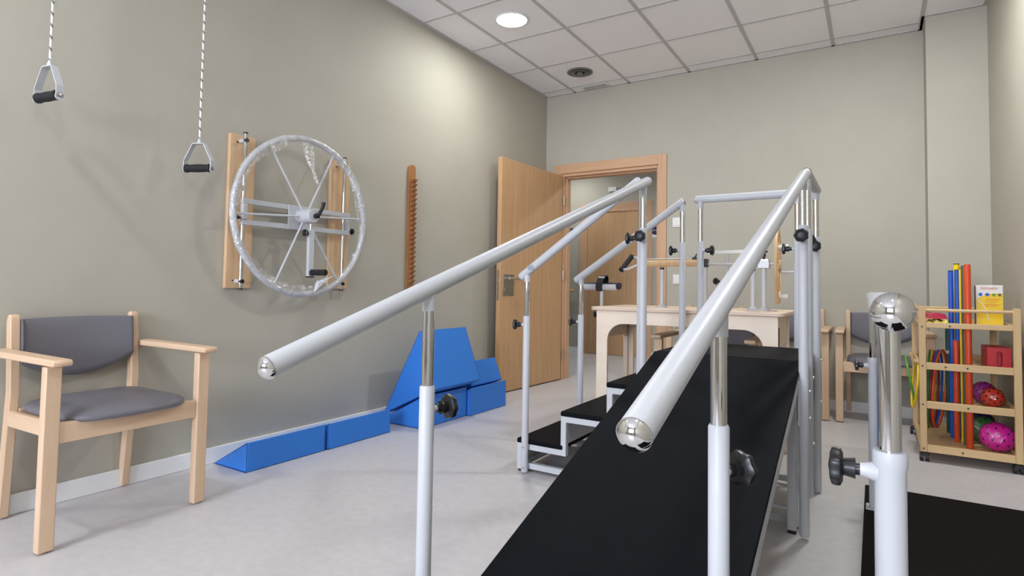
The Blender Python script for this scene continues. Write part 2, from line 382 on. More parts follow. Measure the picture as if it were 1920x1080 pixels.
def plaque(x, z, label, words):
    t = thing('door_sign', label, 'sign', (x, COR, z))
    pts = [(-0.10, 0.052), (-0.10, -0.035)]+[(-0.10+0.20*i/10, -0.035-0.022*math.sin(PI*i/10)) for i in range(1, 10)]+[(0.10, -0.035), (0.10, 0.052)]
    MB().prism(pts, lambda u, v, w: (x+u, COR-w, z+v), 0, 0.006).build('panel', 'navy', t)
    MB().box(x-0.10, x+0.10, COR-0.005, COR, z-0.085, z-0.030).build('name_slot', 'white_plastic', t)
    if words: text_mesh('lettering', words, 0.032, 'ink', t, (x-.090, COR-0.0075, z+0.008), (PI/2, 0, 0), 'LEFT')
plaque(-2.318, 1.625, 'navy blue door sign with white lettering, right of the corridor door', 'sala de')
plaque(-3.590, 1.650, 'navy blue door sign at the left of the corridor door, beside the open leaf', '')
t = thing('corridor_handrail', 'wooden corridor handrail on a metal bracket, left of the far door', 'handrail', (-3.8, COR, 0.84))
MB().bar((-4.6, COR-0.075, 0.845), (-3.46, COR-0.075, 0.845), 0.05, 0.035).build('rail', 'casingX', t, bevel=0.01)
for x in (-3.56, -4.4): MB().tube([(x, COR, 0.78), (x, COR-0.05, 0.78), (x, COR-0.075, 0.80), (x, COR-0.075, 0.83)], 0.010).build('bracket', 'satin', t)
t = thing('corridor_emergency_lamp', 'small white lamp unit on the corridor wall above the far door', 'emergency light', (-2.93, COR, 2.19))
MB().box(-2.99, -2.87, COR-0.05, COR+.002, 2.165, 2.225).build('housing', 'white_plastic', t, bevel=0.006)
MB().box(-2.868, -2.835, COR-0.035, COR, 2.175, 2.215).build('bracket', 'satin', t, bevel=0.003)
ceiling_lamp(-3.45, 6.65, 'round lit downlight in the corridor ceiling beyond the door', z=2.5); lamp_light(-3.45, 6.65, 5.5, z=2.5)
lamp_light(-1.2, 6.0, 12.0, z=2.5); ceiling_lamp(-1.2, 6.0, 'round lit downlight further right in the corridor, hidden by the back wall', z=2.5)

# ================================================================== ARMCHAIRS
def rounded_outline(hw, y0, y1, r, bow=0.0, n=7):
    """closed outline, centred on x; front at y0 bows outwards"""
    pts = []
    for cx, cy, a0 in ((hw-r, y1-r, 0), (-hw+r, y1-r, 90), (-hw+r, y0+r, 180), (hw-r, y0+r, 270)):
        for i in range(n+1):
            a = math.radians(a0+90*i/n); pts.append([cx+r*math.cos(a), cy+r*math.sin(a)])
    # subdivide the straight front edge to let it bow
    out = []
    m = len(pts)
    for i in range(m):
        out.append(pts[i]); q = pts[(i+1) % m]; L = math.hypot(q[0]-pts[i][0], q[1]-pts[i][1])
        k = int(L/0.05)
        for j in range(1, k): out.append([pts[i][0]+(q[0]-pts[i][0])*j/k, pts[i][1]+(q[1]-pts[i][1])*j/k])
    for p in out:
        w = max(0.0, 1-(p[0]/hw)**2); mid = (y0+y1)/2
        if p[1] < mid: p[1] -= bow*w*(mid-p[1])/(mid-y0)
    return out

def make_chair(label):
    t = thing('armchair', label, 'chair', (0, 0, 0), 'grey armchairs with beech frames')
    for s in (-1, 1):
        # front leg, slightly chamfered
        MB().box(min(s*.232, s*.278), max(s*.232, s*.278), -.220, -.186, 0.006, 0.597).build('leg', 'beechZ', t, bevel=0.004)
    for s in (-1, 1):
        pts = [(0.226, 0.006), (0.264, 0.006), (0.224, 0.47), (0.246, 0.715), (0.240, 0.742), (0.226, 0.750), (0.212, 0.740), (0.186, 0.47)]
        MB().prism(pts, lambda u, v, w: (w, u, v), s*.192, s*.223).build('leg', 'beechZ', t, bevel=0.004)
    for s in (-1, 1):
        out = [(-.262, 0.600), (-.268, .606), (-.268, .616), (-.262, .622), (.23, .626), (.23, .602)]
        MB().prism(out, lambda u, v, w: (w, u, v), s*.2235, s*.2800).build('armrest', 'beechY', t, bevel=0.006)
    MB().box(-.232, .232, -.212, -.190, .343, .410).build('seat_rail', 'beechX', t, bevel=0.003)
    for s in (-1, 1):
        MB().bar((s*.222, -.19, .378), (s*.212, .20, .372), .020, .055).build('side_rail', 'beechY', t, bevel=0.003)
    MB().box(-.192, .192, .185, .207, .345, .405).build('rear_rail', 'beechX', t, bevel=0.003)
    # seat cushion
    o = rounded_outline(.212, -.225, .175, .085, bow=0.035); n = len(o); c = MB(); vs = []; fs = []
    prof = [(0.86, .402), (0.965, .403), (0.995, .409), (1.0, .416), (0.985, .424), (0.93, .433), (0.80, .443), (0.55, .450), (0.2, .452)]
    for k, z in prof:
        for x, y in o: vs.append((x*k, -.02+(y+.02)*k, z+0.02*max(0, (y+.02)*k)-0.012*(x*k/.21)**2*0+0.006*(1-abs(y)/.25)*0))
    for a in range(len(prof)-1):
        for i in range(n): fs.append((a*n+i, a*n+(i+1)%n, (a+1)*n+(i+1)%n, (a+1)*n+i))
    fs += [tuple(range(n-1, -1, -1)), tuple(range((len(prof)-1)*n, len(prof)*n))]
    c.add(vs, fs).build('seat', 'vinyl', t, angle=60)
    # backrest: gently curved panel, its lower edge dips in the middle
    b = MB(); N = 16; vs = []; fs = []
    for i in range(N+1):
        u = -1+2*i/N; x = u*.1915; yc = .196+.020*(1-u*u); zt = .735-.004*u*u; zb = .565-.062*(1-u*u)
        lean = 0.012
        ring = [(yc-.012, zb+.010), (yc-.016, zb+.03), (yc-.016+lean*.5, (zb+zt)/2), (yc-.014+lean, zt-.02), (yc-.006+lean, zt), (yc+.006+lean, zt), (yc+.014+lean, zt-.012), (yc+.014+lean*.5, (zb+zt)/2), (yc+.012, zb+.012), (yc, zb)]
        for y, z in ring: vs.append((x, y, z))
    R = 10
    for i in range(N):
        for k in range(R): fs.append((i*R+k, i*R+(k+1)%R, (i+1)*R+(k+1)%R, (i+1)*R+k))
    fs += [tuple(range(R-1, -1, -1)), tuple(range(N*R, (N+1)*R))]
    back = b.add(vs, fs).build('backrest', 'vinyl', t, angle=50)
    for s in (-1, 1): MB().tube([(s*.189, .182, .575), (s*.189, .184, .65), (s*.189, .194, .730)], .0035, n=8).build('piping', 'vinyl_edge', back)
    return t
chair = make_chair('grey armchair with beech frame against the left wall, nearest the camera')
chair.location = (-2.487, 1.063, 0); chair.rotation_euler = (0, 0, math.radians(92.5))
for x, y, r, s in ((0.045, 4.760, 1.0, 'grey beech armchair against the back wall, half hidden by the wooden cart'),
                   (-0.545, 4.745, 0.0, 'grey beech armchair against the back wall behind the ramp rail posts, middle of the row'),
                   (-1.125, 4.765, 0.0, 'grey beech armchair against the back wall, farthest left, seen under the table'),
                   (-0.800, 3.500, -1.0, 'grey beech armchair pushed in behind the plywood therapy table')):
    c = copy_tree(chair); c.location = (x, y, 0); c.rotation_euler = (0, 0, math.radians(r)); c['label'] = s

# ================================================================== PULLEY HANDLES
def pulley(x, y, zt, gd, label):
    """gd: direction of the grip; zt: top of the bracket"""
    t = thing('pulley_handle', label, 'pulley handle', (x, y, zt-0.11), 'exercise pulley handles on ropes')
    gd = Vector(gd).normalized(); up = Vector((0, 0, 1)); sd = gd.cross(up).normalized()
    ctr = Vector((x, y, zt-0.105)); w = 0.066
    def q(a, z, s=0): return Vector((x, y, zt))+gd*a+sd*s+up*z
    MB().tube([(x, y, H), (x, y, zt+0.015)], 0.0042, n=8).build('rope', 'rope', t)
    MB().lathe((x, y, H), (0, 0, -1), [(0.03, 0), (0.03, 0.006), (0.008, 0.010), (0.008, 0.03)], n=20).build('ceiling_hook', 'white_steel', t)
    # strap bracket: a flat band bent over the top with splayed sides
    path = [(-w, -.122), (-w, -.078), (-.026, 0.0), (.026, 0.0), (w, -.078), (w, -.122)]
    b = MB()
    for s0, s1 in zip(path[:-1], path[1:]):
        p0 = q(*s0) + gd*gd.dot(Vector((0,0,0))); p1 = q(*s1)
        d = (p1-p0).normalized(); nn = sd.cross(d).normalized(); hw = 0.0125
        vs = []
        for p in (p0-d*.001, p1+d*.001):
            for a, e in ((-hw, -.0018), (hw, -.0018), (hw, .0018), (-hw, .0018)): vs.append(p+sd*a+nn*e)
        b.add(vs, [(3,2,1,0),(4,5,6,7),(0,1,5,4),(1,2,6,5),(2,3,7,6),(3,0,4,7)])
    for s in (-1, 1): b.cyl(q(s*w, -.118)-gd*.0018, q(s*w, -.118)+gd*.0018, 0.0145, n=20)
    b.lathe(q(0, -.002), (0, 0, 1), [(.008, 0), (.009, .012), (.006, .020), (.005, .026)], n=14)
    b.build('bracket', 'white_steel', t)
    g = MB().lathe(q(-w+.003, -.112), gd, [(.012, 0), (.0185, .002), (.0195, .010), (.0165, .018), (.0175, .035), (.0185, .063), (.0175, .092), (.0165, .108), (.0195, .116), (.0185, .124), (.012, .126)], n=22)
    g.build('grip', 'black_foam', t)
    MB().cyl(q(w+.001, -.112), q(w+.006, -.112), .004, n=10).build('bolt', 'satin', t)
pulley(-2.600, 0.880, 1.672, (0.985, 0.17, 0.0), 'hanging black foam pulley handle with rope, the higher one at top left')
pulley(-2.600, 1.452, 1.508, (0.90, 0.42, 0.0), 'hanging black foam pulley handle with rope, lower one beside the shoulder wheel')

# ================================================================== SHOULDER WHEEL
def knob(p, axis, r=0.021, stem=0.028, parent=None, name='knob', n=28, white=True):
    """lobed clamping knob on a short stem, pointing along axis from p"""
    p = Vector(p); u, v, d = frame(axis); m = MB()
    m.cyl(p, p+d*stem*0.45, r*0.34, n=12).cyl(p+d*stem*0.40, p+d*stem, r*0.55, r*0.45, n=16)
    L = 7; vs = []; fs = []
    prof = [(0.72, 0), (0.97, .16), (1.0, .42), (0.95, .66), (0.70, .78), (0.56, .66)]
    for k, z in prof:
        for i in range(n*2):
            a = 2*PI*i/(n*2); rr = r*k*(1+0.055*math.cos(L*a)); vs.append(p+d*(stem+z*r*0.8)+u*(rr*math.cos(a))+v*(rr*math.sin(a)))
    N = n*2
    for k in range(len(prof)-1):
        for i in range(N): fs.append((k*N+i, k*N+(i+1)%N, (k+1)*N+(i+1)%N, (k+1)*N+i))
    fs += [tuple(range(N-1, -1, -1)), tuple(range((len(prof)-1)*N, len(prof)*N))]
    m.add(vs, fs)
    m.lathe(p+d*(stem+r*0.42), d, [(r*.5, 0), (r*.46, r*.22), (r*.0, r*.30)], n=20)
    return m.build(name, 'black', parent, angle=40)

t = thing('shoulder_wheel', 'white exercise wheel wrapped in clear film on two wooden boards, left wall', 'exercise wheel', (WL, 2.05, 1.24))
for y0, y1, z1 in ((1.676, 1.818, 1.630), (2.312, 2.460, 1.622)):
    bd = MB().box(WL, WL+0.022, y0, y1, 0.851, z1)  .build('wall_board', 'board', t, bevel=0.004)
    sc = MB()
    for z in (0.89, z1-0.04): sc.cyl((WL+.020, y0+0.038, z), (WL+.025, y0+0.038, z), .004, n=10)
    sc.build('screw', 'black', bd)
for y, z0, z1 in ((1.733, .851, 1.632), (2.380, .847, 1.632)):
    ra = MB().cyl((WL+.062, y, z0), (WL+.062, y, z1), .0105, n=20).build('slide_rail', 'chrome', t)
    so = MB()
    for z in (z0+.035, z1-.035): so.cyl((WL+.021, y, z), (WL+.060, y, z), .011, n=16)
    so.build('standoff', 'white_steel', ra)
    cp = MB()
    for z in (z0+.035, z1-.035): cp.cyl((WL+.060, y, z), (WL+.078, y, z), .0105, n=16)
    cp.cyl((WL+.062, y, z0-.006), (WL+.062, y, z0+.001), .0115, n=16).cyl((WL+.062, y, z1-.001), (WL+.062, y, z1+.006), .0115, n=16)
    cp.build('end_cap', 'black', ra)
fx = WL+.078
fr = MB().bar((fx, 1.715, 1.288), (fx, 2.408, 1.290), .022, .026).bar((fx, 1.715, 1.182), (fx, 2.408, 1.186), .022, .026)
fr.bar((fx, 1.728, 1.275), (fx, 1.728, 1.196), .022, .026, up=(1, 0, 0)).bar((fx, 2.396, 1.278), (fx, 2.396, 1.198), .022, .026, up=(1, 0, 0))
fr.box(fx+.0105, fx+.016, 1.975, 2.13, 1.172, 1.302)
fr.build('carriage_frame', 'white_steel', t, bevel=0.002)
hc_ = Vector((WL, 2.052, 1.243)); rx = WL+.135; RR = 0.420
hub = MB().cyl((WL+.085, 2.052, 1.243), (WL+.205, 2.052, 1.243), .036, n=32).cyl((WL+.128, 2.052, 1.243), (WL+.142, 2.052, 1.243), .041, n=32).build('hub', 'white_steel', t, bevel=0.003)
for k in range(6):
    a = math.radians(4+60*k)
    MB().cyl((rx, 2.052+.03*math.cos(a), 1.243+.03*math.sin(a)), (rx, 2.052+(RR-.004)*math.cos(a), 1.243+(RR-.004)*math.sin(a)), .0058, n=12).build('spoke', 'white_steel', t)
rim = MB().tube([(rx, 2.052+RR*math.cos(2*PI*i/96), 1.243+RR*math.sin(2*PI*i/96)) for i in range(96)], .0165, n=16, closed=True).build('rim', 'white_steel', t, angle=60)
# film wound round the rim, loose toward the centre
vs = []; fs = []; N = 220; K = 12
for i in range(N):
    a = 2*PI*i/N
    loose = .034+.012*math.sin(3*a+1)+.008*math.sin(7*a)+random.uniform(-.004, .004)
    for k in range(K):
        b = 2*PI*k/K; cr = math.cos(b); sr = math.sin(b)
        jit = random.uniform(-.0022, .0022)
        if cr < 0: rad = RR+cr*loose+jit*2.0
        else: rad = RR+cr*.0205+jit*.25
        vs.append((rx+sr*(.0190 if cr > -.5 else .012)+jit*.5, 2.052+rad*math.cos(a), 1.243+rad*math.sin(a)))
for i in range(N):
    for k in range(K): fs.append((i*K+k, i*K+(k+1)%K, ((i+1)%N)*K+(k+1)%K, ((i+1)%N)*K+k))
MB().add(vs, fs).build('plastic_wrap', 'film', rim, angle=25)
# loose tail of film hanging from the top, and the crumpled end at the bottom right
vs = []; fs = []
for i in range(15):
    f_ = i/14; w_ = .030*(1-f_)+.006
    cy = 2.035+.075*f_**1.2; cz = 1.243+RR-.02-.215*f_
    for k in range(6):
        e = -1+2*k/5; vs.append((rx+.012+.006*math.sin(5*e+9*f_)+random.uniform(-.002, .002), cy+w_*e, cz+random.uniform(-.003, .003)))
        vs.append((rx+.0125+.008+.006*math.sin(5*e+9*f_), cy+w_*e, cz))
for i in range(14):
    for k in range(5):
        o = (i*6+k)*2; o2 = ((i+1)*6+k)*2
        fs += [(o, o+2, o2+2, o2), (o+1, o2+1, o2+3, o+3)]
MB().add(vs, fs).build('film_tail', 'film', rim, angle=30)
vs = []; fs = []
for i in range(9):
    f_ = i/8; cy = 2.12+.10*f_; cz = .865+.055*f_
    for k in range(6):
        b = 2*PI*k/6; vs.append((rx+.02+.012*math.sin(b)*(1+.3*random.random()), cy+.010*math.cos(b)+random.uniform(-.004, .004), cz+.026*math.cos(b)*(1.2-f_)+random.uniform(-.004, .004)))
for i in range(8):
    for k in range(6): fs.append((i*6+k, i*6+(k+1)%6, (i+1)*6+(k+1)%6, (i+1)*6+k))
fs += [tuple(range(5, -1, -1)), tuple(range(48, 54))]
MB().add(vs, fs).build('film_end', plain('white_film', rgb(222, 224, 230), rough=0.3), rim, flat=True)
# clamping lever, crank arm, handle and knobs
lv = MB().cyl((WL+.200, 2.062, 1.243), (WL+.226, 2.062, 1.243), .015, .013, n=18)
lv.tube([(WL+.222, 2.062, 1.243), (WL+.228, 2.072, 1.262), (WL+.232, 2.084, 1.288), (WL+.234, 2.090, 1.318)], [.012, .0095, .009, .0105], n=12)
lab(lv.build('clamp_lever', 'black', t), 'black bent clamping lever on the hub')
MB().cyl((WL+.172, 2.060, 1.20), (WL+.172, 2.060, 1.160), .007, n=14).build('crank_rod', 'chrome', t)
ca = MB().bar((WL+.172, 2.060, 1.172), (WL+.172, 2.062, .918), .036, .020, up=(1, 0, 0)).build('crank_arm', 'white_steel', t, bevel=.003)
MB().box(WL+.161, WL+.183, 2.042, 2.082, .913, .919).build('end_cap', 'black', ca)
MB().lathe((WL+.180, 2.066, .940), (1, 0.10, 0), [(.010, 0), (.017, .002), (.0175, .012), (.0155, .02), (.0165, .05), (.0155, .082), (.0175, .092), (.016, .102), (.008, .104), (.007, .101)], n=22).build('crank_handle', 'black_foam', t)
knob((WL+.172, 2.043, 1.150), (0.1, -1, 0.05), r=.019, stem=.016, parent=t)
knob((fx, 2.410, 1.197), (0.1, 1, 0), r=.019, stem=.018, parent=t)
knob((fx, 1.708, 1.203), (0, -1, 0), r=.019, stem=.030, parent=t)

# ================================================================== FINGER LADDER
t = thing('finger_ladder', 'narrow wooden finger ladder with saw-tooth notches on the left wall', 'finger ladder', (WL, 3.025, 0.85))
pts = [(2.995, .858)]+[(3.027+.032*math.cos(a), 1.690+.032*math.sin(a)) for a in [PI-PI*i/14 for i in range(15)]]+[(3.059, .858)]
bd = MB().prism(pts, lambda u, v, w: (w, u, v), WL, WL+.022).build('backing_board', 'ladder', t, bevel=.002)
MB().cyl((WL+.02, 3.027, 1.695), (WL+.0235, 3.027, 1.695), .005, n=10).build('screw', 'satin', bd)
NT = 22; z0, z1 = .885, 1.620; prof = [(WL+.022, z0)]
for i in range(NT):
    a = z0+(z1-z0)*i/NT; b = z0+(z1-z0)*(i+1)/NT
    prof += [(WL+.026, a+.004), (WL+.050, b-.004), (WL+.050, b), (WL+.026, b)]
prof += [(WL+.022, z1)]
MB().prism(prof, lambda u, v, w: (u, w, v), 3.006, 3.048).build('notched_strip', 'ladder', t, flat=True)

# ================================================================== FOAM WEDGES
def wedge(poly, y0, y1, label, grp, loc=None, puff=0.004):
    """triangular cushion, cross-section poly in x,z, between y0 and y1"""
    n = len(poly); cx = sum(p[0] for p in poly)/n; cz = sum(p[1] for p in poly)/n
    m = MB(); m.prism(poly, lambda u, v, w: (u, w, v), y0, y1)
    o = m.build('foam_wedge', 'blue', None, bevel=.007, seg=3)
    # origin at base
    b = Vector((cx, (y0+y1)/2, min(p[1] for p in poly)))
    o.data.transform(Matrix.Translation(-b)); o.location = b
    for y, s in ((y0, -1), (y1, 1)):
        k = 0.985
        pl = [Vector((cx+(u-cx)*k, y+s*.0005, cz+(v-cz)*k)) for u, v in poly]
        MB().tube(pl, .0016, n=6, closed=True).build('seam', 'seam', o)
    tag(o, label, 'foam wedge', grp); return o
G1 = 'blue foam wedges along the left wall'
wedge([(-2.730, .001), (-2.466, .001), (-2.466, .140)], 1.655, 2.106, 'low blue foam wedge on the floor, nearest the grey armchair', G1)
wedge([(-2.730, .001), (-2.460, .001), (-2.460, .140)], 2.126, 2.585, 'low blue foam wedge on the floor, second from the grey armchair', G1)
wedge([(-2.730, .001), (-2.352, .001), (-2.352, .200)], 2.750, 3.202, 'blue foam wedge on the floor carrying the tall blue wedge', G1)
wedge([(-2.730, .001), (-2.325, .001), (-2.325, .190)], 3.214, 3.655, 'blue foam wedge on the floor nearest the open door, under the smallest wedge', G1)
wedge([(-2.700, .046), (-2.275, .247), (-2.408, .600)], 2.772, 3.250, 'tall blue foam wedge on top of the others, leaning toward the wall', G1)
wedge([(-2.700, .030), (-2.352, .192), (-2.420, .354)], 3.262, 3.640, 'small blue foam wedge stacked on the far wedge beside the open door', G1)

# ================================================================== RAIL POSTS (shared by ramp, stairs and bars)
RT, RS, RC = .0195, .0165, .0130      # rail, sleeve and chrome radii
def post(parent, x, y, zf, zs, zr, kdir, zk=None, r=1.0, kr=.024):
    """sleeve from zf to zs, chrome inner tube up to the socket under the rail at zr"""
    sl = MB().lathe((x, y, 0), (0, 0, 1), [(RS*r-.002, zf), (RS*r, zf+.003), (RS*r, zs-.004), (RS*r-.002, zs)], n=28).build('post_sleeve', 'white_steel', parent)
    MB().cyl((x, y, zs-.02), (x, y, zr-.040), RC*r, n=28).build('post_tube', 'chrome', parent)
    MB().cyl((x, y, zr-.050), (x, y, zr-.006), RC*r*1.12, n=28).build('rail_socket', 'white_steel', parent)
    zk = zs-.045 if zk is None else zk
    k = Vector(kdir).normalized()
    MB().cyl(Vector((x, y, zk))+k*RS*r*.8, Vector((x, y, zk))+k*(RS*r+.012), .0085*r, .0065*r, n=14).build('knob_boss', 'white_steel', sl)
    knob(Vector((x, y, zk))+k*(RS*r+.008), k, r=kr, stem=.026, parent=sl)
    return sl
def rail(parent, p0, p1, r=RT, ends=('dome', 'flat')):
    p0, p1 = Vector(p0), Vector(p1); d = (p1-p0).normalized()
    o = MB().cyl(p0, p1, r, n=36).build('handrail', 'white_steel', parent)
    for p, dr, e in ((p0, -d, ends[0]), (p1, d, ends[1])):
        if e == 'dome':
            h = r*.66; R_ = (r*r+h*h)/(2*h); al = math.asin(r/R_)
            prof = [(r*.985, 0), (r*.985, .0012), (r*1.015, .0016), (r*1.015, .0036)]+[(R_*math.sin(al*(1-i/12)), .0036+R_*math.cos(al*(1-i/12))-(R_-h)) for i in range(0, 13)]
            MB().lathe(p-dr*.001, dr, prof, n=48).build('end_cap', 'chrome', o, angle=50)
        elif e == 'flat':
            MB().lathe(p-dr*.001, dr, [(r*.99, 0), (r*.99, .003), (r*.8, .005), (0, .006)], n=30).build('end_cap', 'satin', o)
        elif e == 'white':
            MB().lathe(p-dr*.001, dr, [(r*.999, 0), (r*.95, .006), (r*.7, .012), (0, .015)], n=30).build('end_cap', 'white_steel', o, angle=60)
    return o
def bolts(parent, pts, d, r=.006):
    d = Vector(d)
    for p in pts: MB().lathe(p, d, [(r, 0), (r, .003), (r*.7, .006), (0, .007)], n=14).build('bolt', 'chrome', parent)

# ---------------------------------------------------------------- TRAINING RAMP
SLOPE = .33; XL0, XR0 = -.790, -.232; YT, ZT = 2.408, .620
def rz(y): return ZT+SLOPE*(y-YT)
YB0 = YT-ZT/SLOPE+.06
t = thing('training_ramp', 'long black ramp with white handrails leading up to the platform', 'ramp', ((XL0+XR0)/2, 1.5, 0))
MB().prism([(YB0-.06, .001), (YB0, rz(YB0)), (YT, ZT), (YT, ZT-.016), (YB0, rz(YB0)-.016)], lambda u, v, w: (w, u, v), XL0, XR0).build('ramp_mat', 'rubber', t, bevel=.003)
f = MB()
for x in (XL0+.016, XR0-.014):
    f.prism([(YB0+.06, rz(YB0+.06)-.060), (YB0+.06, rz(YB0+.06)-.016), (YT-.004, ZT-.016), (YT-.004, ZT-.060)], lambda u, v, w: (w, u, v), x-.014, x+.014)
for y in (1.0, 1.7, 2.38): f.box(XL0+.03, XR0-.028, y-.014, y+.014, rz(y)-.056, rz(y)-.018)
f.build('ramp_frame', 'white_steel', t, bevel=.002)
for x in (XL0+.020, XR0-.030):
    lg = MB().box(x-.015, x+.015, 2.360, 2.392, .012, rz(2.37)-.05).build('leg', 'white_steel', t, bevel=.002)
    MB().box(x-.014, x+.014, 2.361, 2.391, 0, .013).build('foot', 'black', lg)
MB().cyl((XL0+.02, 2.376, .085), (XR0-.03, 2.376, .085), .009, n=14).build('cross_bar', 'white_steel', t)
lx, rxx = -.823, -.2145
for x, y0, y1 in ((lx, .975, 2.365), (rxx, .975, 2.345)):
    pass
# left rail
rail(t, (lx, .583, .745), (lx, 2.400, 1.343), ends=('dome', 'white'))
post(t, lx, .976, rz(.976)-.14, .664, .875, (0.30, 1, 0), zk=.612, kr=.027)
post(t, lx, 2.350, .012, 1.136, 1.325, (0.1, -1, 0), zk=1.098)
# right rail
rail(t, (rxx, .590, .728), (rxx, 2.372, 1.312), ends=('dome', 'white'))
post(t, rxx, .978, rz(.978)-.14, .664, .855, (0.42, 1, 0), zk=.585, kr=.028)
post(t, rxx-.003, 2.330, .012, 1.120, 1.298, (0, -1, 0), zk=1.079)
bolts(t, [(rxx+RS-.001, 2.330, .43), (rxx+RS-.001, 2.330, .525)], (1, 0, 0))
MB().box(XR0-.004, rxx-.008, 2.318, 2.352, .40, .56).build('mounting_plate', 'white_steel', t)

# ---------------------------------------------------------------- TRAINING STAIRS WITH PLATFORM
SX = [-1.467, -1.234, -1.009, -.785]; SZ = [.155, .310, .465, .620]; SY0, SY1 = 2.414, 2.955; PX1 = -.246
t = thing('training_stairs', 'white framed black-treaded stairs with platform and handrails at the top of the ramp', 'stairs', (-.9, 2.68, 0))
for i in range(3):
    tr = MB().box(SX[i], SX[i+1]+.012, SY0-.004, SY1+.004, SZ[i]-.022, SZ[i]).build('tread', 'rubber', t, bevel=.006, seg=3)
MB().box(SX[3], PX1, SY0-.002, SY1+.004, SZ[3]-.022, SZ[3]).build('platform', 'rubber', t, bevel=.004)
W = .026
for y in (SY0+W/2, SY1-W/2):
    s = MB(); yy0, yy1 = y-W/2, y+W/2
    s.box(SX[0]+.002, SX[0]+.002+W, yy0, yy1, .010, SZ[0]-.022-W)
    for i in range(3):
        s.box(SX[i]+.002, SX[i+1]+.002+W, yy0, yy1, SZ[i]-.022-W, SZ[i]-.022)
        s.box(SX[i+1]+.002, SX[i+1]+.002+W, yy0, yy1, SZ[i]-.022, SZ[i+1]-.022-W)
    s.box(SX[3]+.002, PX1, yy0, yy1, SZ[3]-.022-W, SZ[3]-.022)
    s.box(PX1-W, PX1, yy0, yy1, .010, SZ[3]-.022-W)
    s.box(SX[0]+.002+W, PX1-W, yy0, yy1, .018, .018+W)
    s.build('side_frame', 'white_steel', t)
cr = MB()
for x in (SX[0]+.015, PX1-W/2): cr.box(x-W/2, x+W/2, SY0+W, SY1-W, .018, .018+W)
for i in range(4): cr.box(SX[i]+.004, SX[i]+.004+W, SY0+W, SY1-W, SZ[i]-.022-W, SZ[i]-.022)
cr.build('cross_frame', 'white_steel', t, bevel=.0015)
for i in range(4):
    zb = .044 if i == 0 else SZ[i-1]
    MB().box(SX[i]+.010, SX[i]+.016, SY0+.026, SY1-.026, zb, SZ[i]-.022).build('riser_panel', 'white_steel', t)
for x in (SX[0]+.015, PX1-.013):
    for y in (SY0+.013, SY1-.013): MB().cyl((x, y, 0), (x, y, .012), .012, n=14).build('foot', 'black', t)
yn, yf = SY0-.0175, SY1+.0175
# near stair rail
o = rail(t, (-1.442, yn, .932), (-.862, yn, 1.346), ends=('white', 'white'))
MB().box(-1.40, -1.37, yn-.0205, yn-.0165, .962, .985).build('rail_sticker', plain('sticker_grey', rgb(150, 156, 168), rough=0.4), o)
post(t, -1.413, yn, .006, .742, .955, (-1, -.2, 0), zk=.700, kr=.0245)
post(t, -.846, yn-.006, .006, 1.130, 1.354, (-1, -.1, 0), zk=1.098, kr=.0245)
# far stair rail
rail(t, (-1.428, yf, .925), (-.826, yf, 1.335), ends=('white', 'flat'))
post(t, -1.400, yf, .006, .731, .946, (-1, -.2, 0), zk=.690, kr=.0245)
post(t, -.832, yf, .006, 1.122, 1.330, (-1, -.1, 0), zk=1.080, kr=.0245)
# guard rails of the platform
rail(t, (-.765, yf, 1.338), (-.285, yf, 1.338), ends=('flat', 'flat'))
post(t, -.742, yf, .10, 1.125, 1.338, (1, -.1, 0), zk=1.078, kr=.0245)
post(t, -.300, yf, .10, 1.125, 1.338, (-1, -.1, 0), zk=1.078, kr=.0245)
gxr = -.2185
rail(t, (gxr, 2.478, 1.340), (gxr, 2.950, 1.340), ends=('flat', 'flat'))
post(t, gxr, 2.520, .10, 1.125, 1.340, (0, 1, 0), zk=1.085, kr=.0245)
post(t, gxr, 2.900, .006, 1.125, 1.340, (0, -1, 0), zk=1.080, kr=.0245)
bolts(t, [(gxr+RS-.001, 2.90, z) for z in (.40, .58)]+[(gxr+RS-.001, 2.52, z) for z in (.30, .55)], (1, 0, 0))
bolts(t, [(-1.413, yn-RS+.001, z) for z in (.028, .125)], (0, -1, 0), r=.0055)
MB().box(PX1-.002, PX1+.012, SY0, SY1, .40, SZ[3]-.03).build('side_panel', plain('dark_steel', rgb(52, 53, 56), rough=0.5), t)

# ================================================================== PARALLEL BARS (front right)
t = thing('parallel_bars', 'parallel bars on a black floor sheet in the right foreground', 'parallel bars', (.25, 1.9, 0))
MB().box(-.043, .585, .30, 3.105, 0, .014).build('base_sheet', 'rubber_floor', t, bevel=.003)
for xa, xb, first in ((.0155, -.0105, True), (.545, .535, False)):
    rail(t, (xa, .700, .861), (xb, 2.960, .862), ends=('dome', 'white'))
    for yy, zs, zk in ((.826, .694, .667), (2.790, .616, .583)):
        x = xa+(xb-xa)*(yy-.70)/2.26
        sl = MB().lathe((x, yy, 0), (0, 0, 1), [(RS*.97, .012), (RS, .015), (RS, zs-.022), (RS*1.10, zs-.016), (RS*1.10, zs-.004), (RS*1.02, zs)], n=32).build('post_sleeve', 'white_steel', t)
        MB().cyl((x, yy, zs-.02), (x, yy, .846), RC*.93, n=32).build('post_tube', 'chrome', t)
        MB().cyl((x, yy, zk), (x, yy, zk+.001), .001, n=6)
        s_ = -1 if first else 1
        MB().lathe((x, yy, zk), (s_, 0, 0), [(.013, RS*.7), (.010, RS+.004), (.008, RS+.012), (.008, RS+.014)], n=16).build('knob_boss', 'white_steel', sl)
        knob((x+s_*(RS+.010), yy, zk), (s_, 0, 0), r=.0225, stem=.022, parent=sl)
        pl = MB().box(x-.028, x+.028, yy-.035, yy+.035, .012, .020).build('foot_plate', 'white_steel', t, bevel=.002)
        MB().lathe((x-.021, yy-.02, .020), (0, 0, 1), [(.006, 0), (.006, .004), (0, .005)], n=12).build('bolt', 'chrome', pl)

